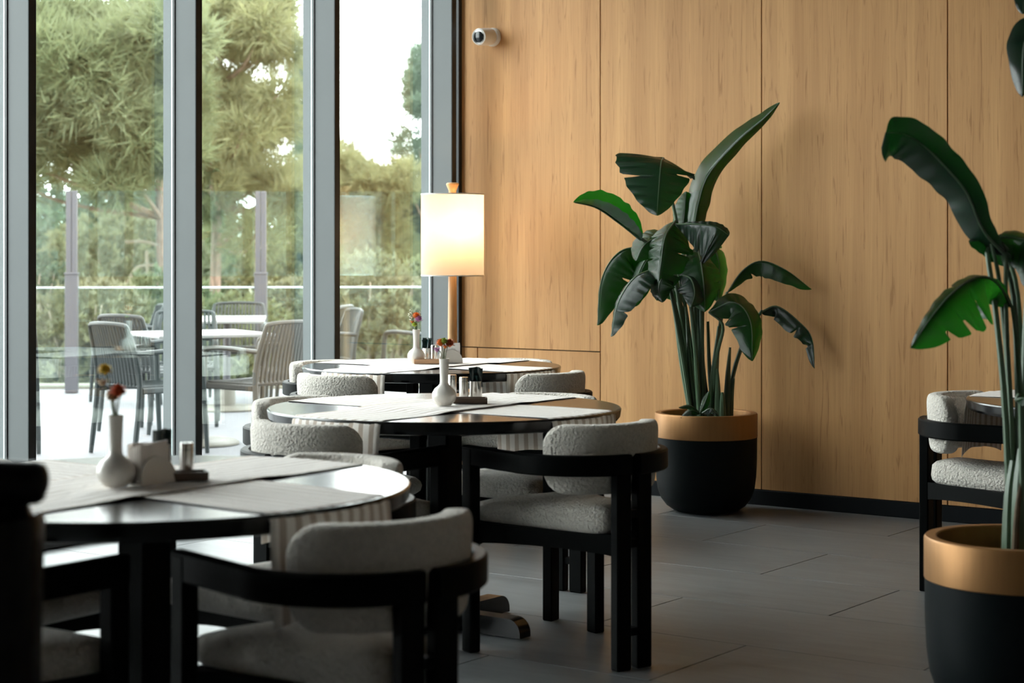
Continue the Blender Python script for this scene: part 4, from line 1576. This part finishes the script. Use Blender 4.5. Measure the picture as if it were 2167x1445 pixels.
for i, (x0, x1, y1, dy) in enumerate([(1520, 1518, 780, -.10), (1535, 1545, 735, -.05), (1542, 1553, 800, -.04), (1530, 1528, 830, -.12)]):
    stalk(plantA, [baseA(x0, dy), pa_((x0 + x1) / 2, (870 + y1) / 2, dy), pa_(x1, y1, dy)], 0.022, 0.006, 'stalk', 'leaf_sheath')
for i, (pts, w, mn) in enumerate([([(1478, 872, -.15), (1462, 858, -.17), (1436, 862, -.19)], 9, 'leaf_dark'), ([(1482, 872, -.16), (1492, 850, -.17), (1500, 828, -.17)], 10, 'leaf'),
                                  ([(1486, 874, -.17), (1505, 864, -.19), (1522, 880, -.20)], 11, 'leaf_dark'), ([(1480, 874, -.17), (1462, 868, -.2), (1440, 884, -.21)], 10, 'leaf_dark')]):
    leaf_blade(plantA, pA(*pts), w * k, cdir(.1, -.6, .8), mn, .3, .5, 1, 1, (), 0, .45, 40 + i)

# near plant, cut by the picture edge
YB = 5.1
B0 = cw(cX(2153, YB), YB)
plantB = planter('potted_strelitzia', B0, 'strelitzia in a black brass-rimmed planter cut by the picture edge')
kb_ = YB / FPX


def pB(*pts):
    return [pix(px, py, YB + dy) - B0 for px, py, dy in pts]


def baseB(px, dy):
    return cw(cX(px, YB + dy), YB + dy, SB - 0.02) - B0


LEAVES_B = [
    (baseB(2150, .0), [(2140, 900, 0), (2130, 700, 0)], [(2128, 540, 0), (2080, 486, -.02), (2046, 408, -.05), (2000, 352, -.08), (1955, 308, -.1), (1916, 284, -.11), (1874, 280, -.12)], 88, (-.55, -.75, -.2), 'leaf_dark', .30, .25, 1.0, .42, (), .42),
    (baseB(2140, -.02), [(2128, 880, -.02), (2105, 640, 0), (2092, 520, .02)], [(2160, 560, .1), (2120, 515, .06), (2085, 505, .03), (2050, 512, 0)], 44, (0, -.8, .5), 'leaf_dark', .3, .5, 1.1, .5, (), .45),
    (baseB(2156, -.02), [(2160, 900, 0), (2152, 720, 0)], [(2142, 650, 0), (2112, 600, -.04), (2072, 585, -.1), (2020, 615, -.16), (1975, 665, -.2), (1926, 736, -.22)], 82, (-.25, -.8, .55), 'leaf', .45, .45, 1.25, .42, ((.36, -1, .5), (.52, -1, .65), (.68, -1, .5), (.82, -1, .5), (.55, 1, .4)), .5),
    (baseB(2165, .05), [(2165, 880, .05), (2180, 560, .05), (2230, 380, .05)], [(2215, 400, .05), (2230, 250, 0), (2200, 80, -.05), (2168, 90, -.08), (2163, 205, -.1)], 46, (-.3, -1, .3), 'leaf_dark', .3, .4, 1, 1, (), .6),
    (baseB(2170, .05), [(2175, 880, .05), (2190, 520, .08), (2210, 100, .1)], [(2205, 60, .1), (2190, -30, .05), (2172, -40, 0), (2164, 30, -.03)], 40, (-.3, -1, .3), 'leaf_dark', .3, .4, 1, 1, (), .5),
    (baseB(2160, .06), [(2160, 800, .08), (2150, 600, .08)], [(2110, 500, .08), (2160, 505, .06), (2215, 525, .0), (2260, 600, -.04)], 70, (.1, -.8, .5), 'leaf', .4, .5, 1, 1, (), .5),
    (baseB(2172, -.04), [(2180, 880, -.05), (2190, 720, -.08)], [(2185, 700, -.08), (2220, 640, -.1), (2270, 650, -.16), (2310, 740, -.2)], 60, (.3, -.5, .8), 'leaf', .5, .5, 1, 1, ((.5, 1, .5),), .5),
    (baseB(2160, .12), [(2170, 800, .15), (2185, 640, .2)], [(2185, 620, .2), (2200, 540, .3), (2240, 520, .4), (2290, 600, .5)], 60, (.3, -.5, .8), 'leaf', .5, .5, 1, 1, ((.5, 1, .5),), .5),
    (baseB(2165, -.08), [(2162, 900, -.1), (2158, 840, -.12)], [(2150, 846, -.12), (2166, 842, -.14), (2186, 850, -.16)], 18, (0, -.8, .5), 'leaf', .3, .4, 1, 1, (), .5),
]
for i, (b0, st, md, w, nr, mn, fo, cu, wl, wr, te, pk) in enumerate(LEAVES_B):
    pts = [b0] + pB(*st) + pB(md[0])
    stalk(plantB, pts, 0.011, 0.0055)
    leaf_blade(plantB, pB(*md), w * kb_, cdir(*nr), mn, fo, cu, wl, wr, te, 0, pk, 60 + i, 1.0 if i == 0 else 0.0)
stalk(plantB, [baseB(2136, -.06)] + pB((2138, 1060, -.06), (2146, 975, -.05)), 0.026, 0.012, 'stalk', 'leaf_sheath')
stalk(plantB, [baseB(2160, -.08)] + pB((2158, 1050, -.08), (2164, 950, -.06)), 0.030, 0.014, 'stalk', 'leaf_sheath')
stalk(plantB, [baseB(2146, -.10)] + pB((2152, 1090, -.10), (2162, 1010, -.09)), 0.012, 0.005, 'dry', 'dry_sheath')
stalk(plantB, [baseB(2148, .02)] + pB((2140, 900, .02), (2118, 620, .01), (2098, 515, .0)), 0.010, 0.005)
stalk(plantB, [baseB(2156, .02)] + pB((2156, 900, .02), (2146, 640, .02), (2122, 540, .0)), 0.013, 0.006)

# ------------------------------------------------------------------ dark leather chair at the picture edge
YL = 2.75
L0 = cw(cX(-62, YL), YL)
lc = empty('leather_armchair', L0, math.atan2(RV.y, RV.x), 'black leather seat back with a rolled headrest cut by the picture edge', 'chair')
# local x = image right, local y = away from the viewer
kk = YL / FPX


def lz(py):
    return CAM.z - (py - HZ) * kk


def lx(px):
    return (px + 62) * kk


rollp = []
zc, rr = (lz(970) + lz(1062)) / 2, (lz(970) - lz(1062)) / 2
fr = []
for i in range(13):
    t = i / 12
    x = lx(-230) + (lx(72) - lx(-230)) * t
    fr.append((Vector((x, 0, zc + 0.004 * math.sin(t * 5))), rr * (1 + 0.03 * math.sin(t * 9))))
end = [(Vector((lx(72) + 0.022 * math.sin(a), 0, zc)), rr * math.cos(a) * 0.99) for a in (0.35, 0.7, 1.0, 1.25, 1.45)]
allp = fr + end
MB().tube([p for p, r in allp], [max(r, 0.002) for p, r in allp], 20).build('headrest_roll', 'leather', lc, 60)
# gathered neck with ridges, then the flat back down to the seat
nb_ = MB()
vs, fs = [], []
colz = [1052, 1062, 1072, 1084, 1092, 1100, 1112, 1160, 1300, 1445, 1700, 2150]
half = [70, 62, 60, 70, 80, 86, 88, 87, 83, 80, 78, 74]
dep = [.026, .022, .024, .034, .044, .05, .052, .054, .055, .056, .058, .058]
nn = 40
for ci, (py, hx, dp) in enumerate(zip(colz, half, dep)):
    z = lz(py)
    x0, x1 = lx(-62 - (hx + 62)), lx(hx)
    for j in range(nn):
        b = 2 * math.pi * j / nn
        cx, cy = math.cos(b), math.sin(b)
        X = (x0 + x1) / 2 + (x1 - x0) / 2 * math.copysign(abs(cx) ** 0.35, cx)
        Yv = dp * math.copysign(abs(cy) ** 0.6, cy)
        wob = 0.006 * math.sin(X * 90 + ci) if 2 <= ci <= 6 else 0
        vs.append(Vector((X, Yv + wob, z + (0.006 * math.sin(X * 70 + ci * 1.7) if 2 <= ci <= 5 else 0))))
for ci in range(len(colz) - 1):
    for j in range(nn):
        j2 = (j + 1) % nn
        fs.append((ci * nn + j, ci * nn + j2, (ci + 1) * nn + j2, (ci + 1) * nn + j))
fs.append(tuple(range(nn)))
fs.append(tuple((len(colz) - 1) * nn + j for j in range(nn))[::-1])
nb_.add(vs, fs).build('backrest', 'leather', lc, 60)
w2 = lx(80) - lx(-204)
xm = (lx(80) + lx(-204)) / 2
MB().box((xm, 0.28, 0.40), (w2, 0.54, 0.13), 0.04, None, 4).build('seat', 'leather', lc, 50)
for sx in (-1, 1):
    for sy in (0.03, 0.50):
        MB().box((xm + sx * (w2 / 2 - 0.03), sy, 0.17), (0.035, 0.035, 0.34), 0.003).build('leg', 'black_wood', lc)
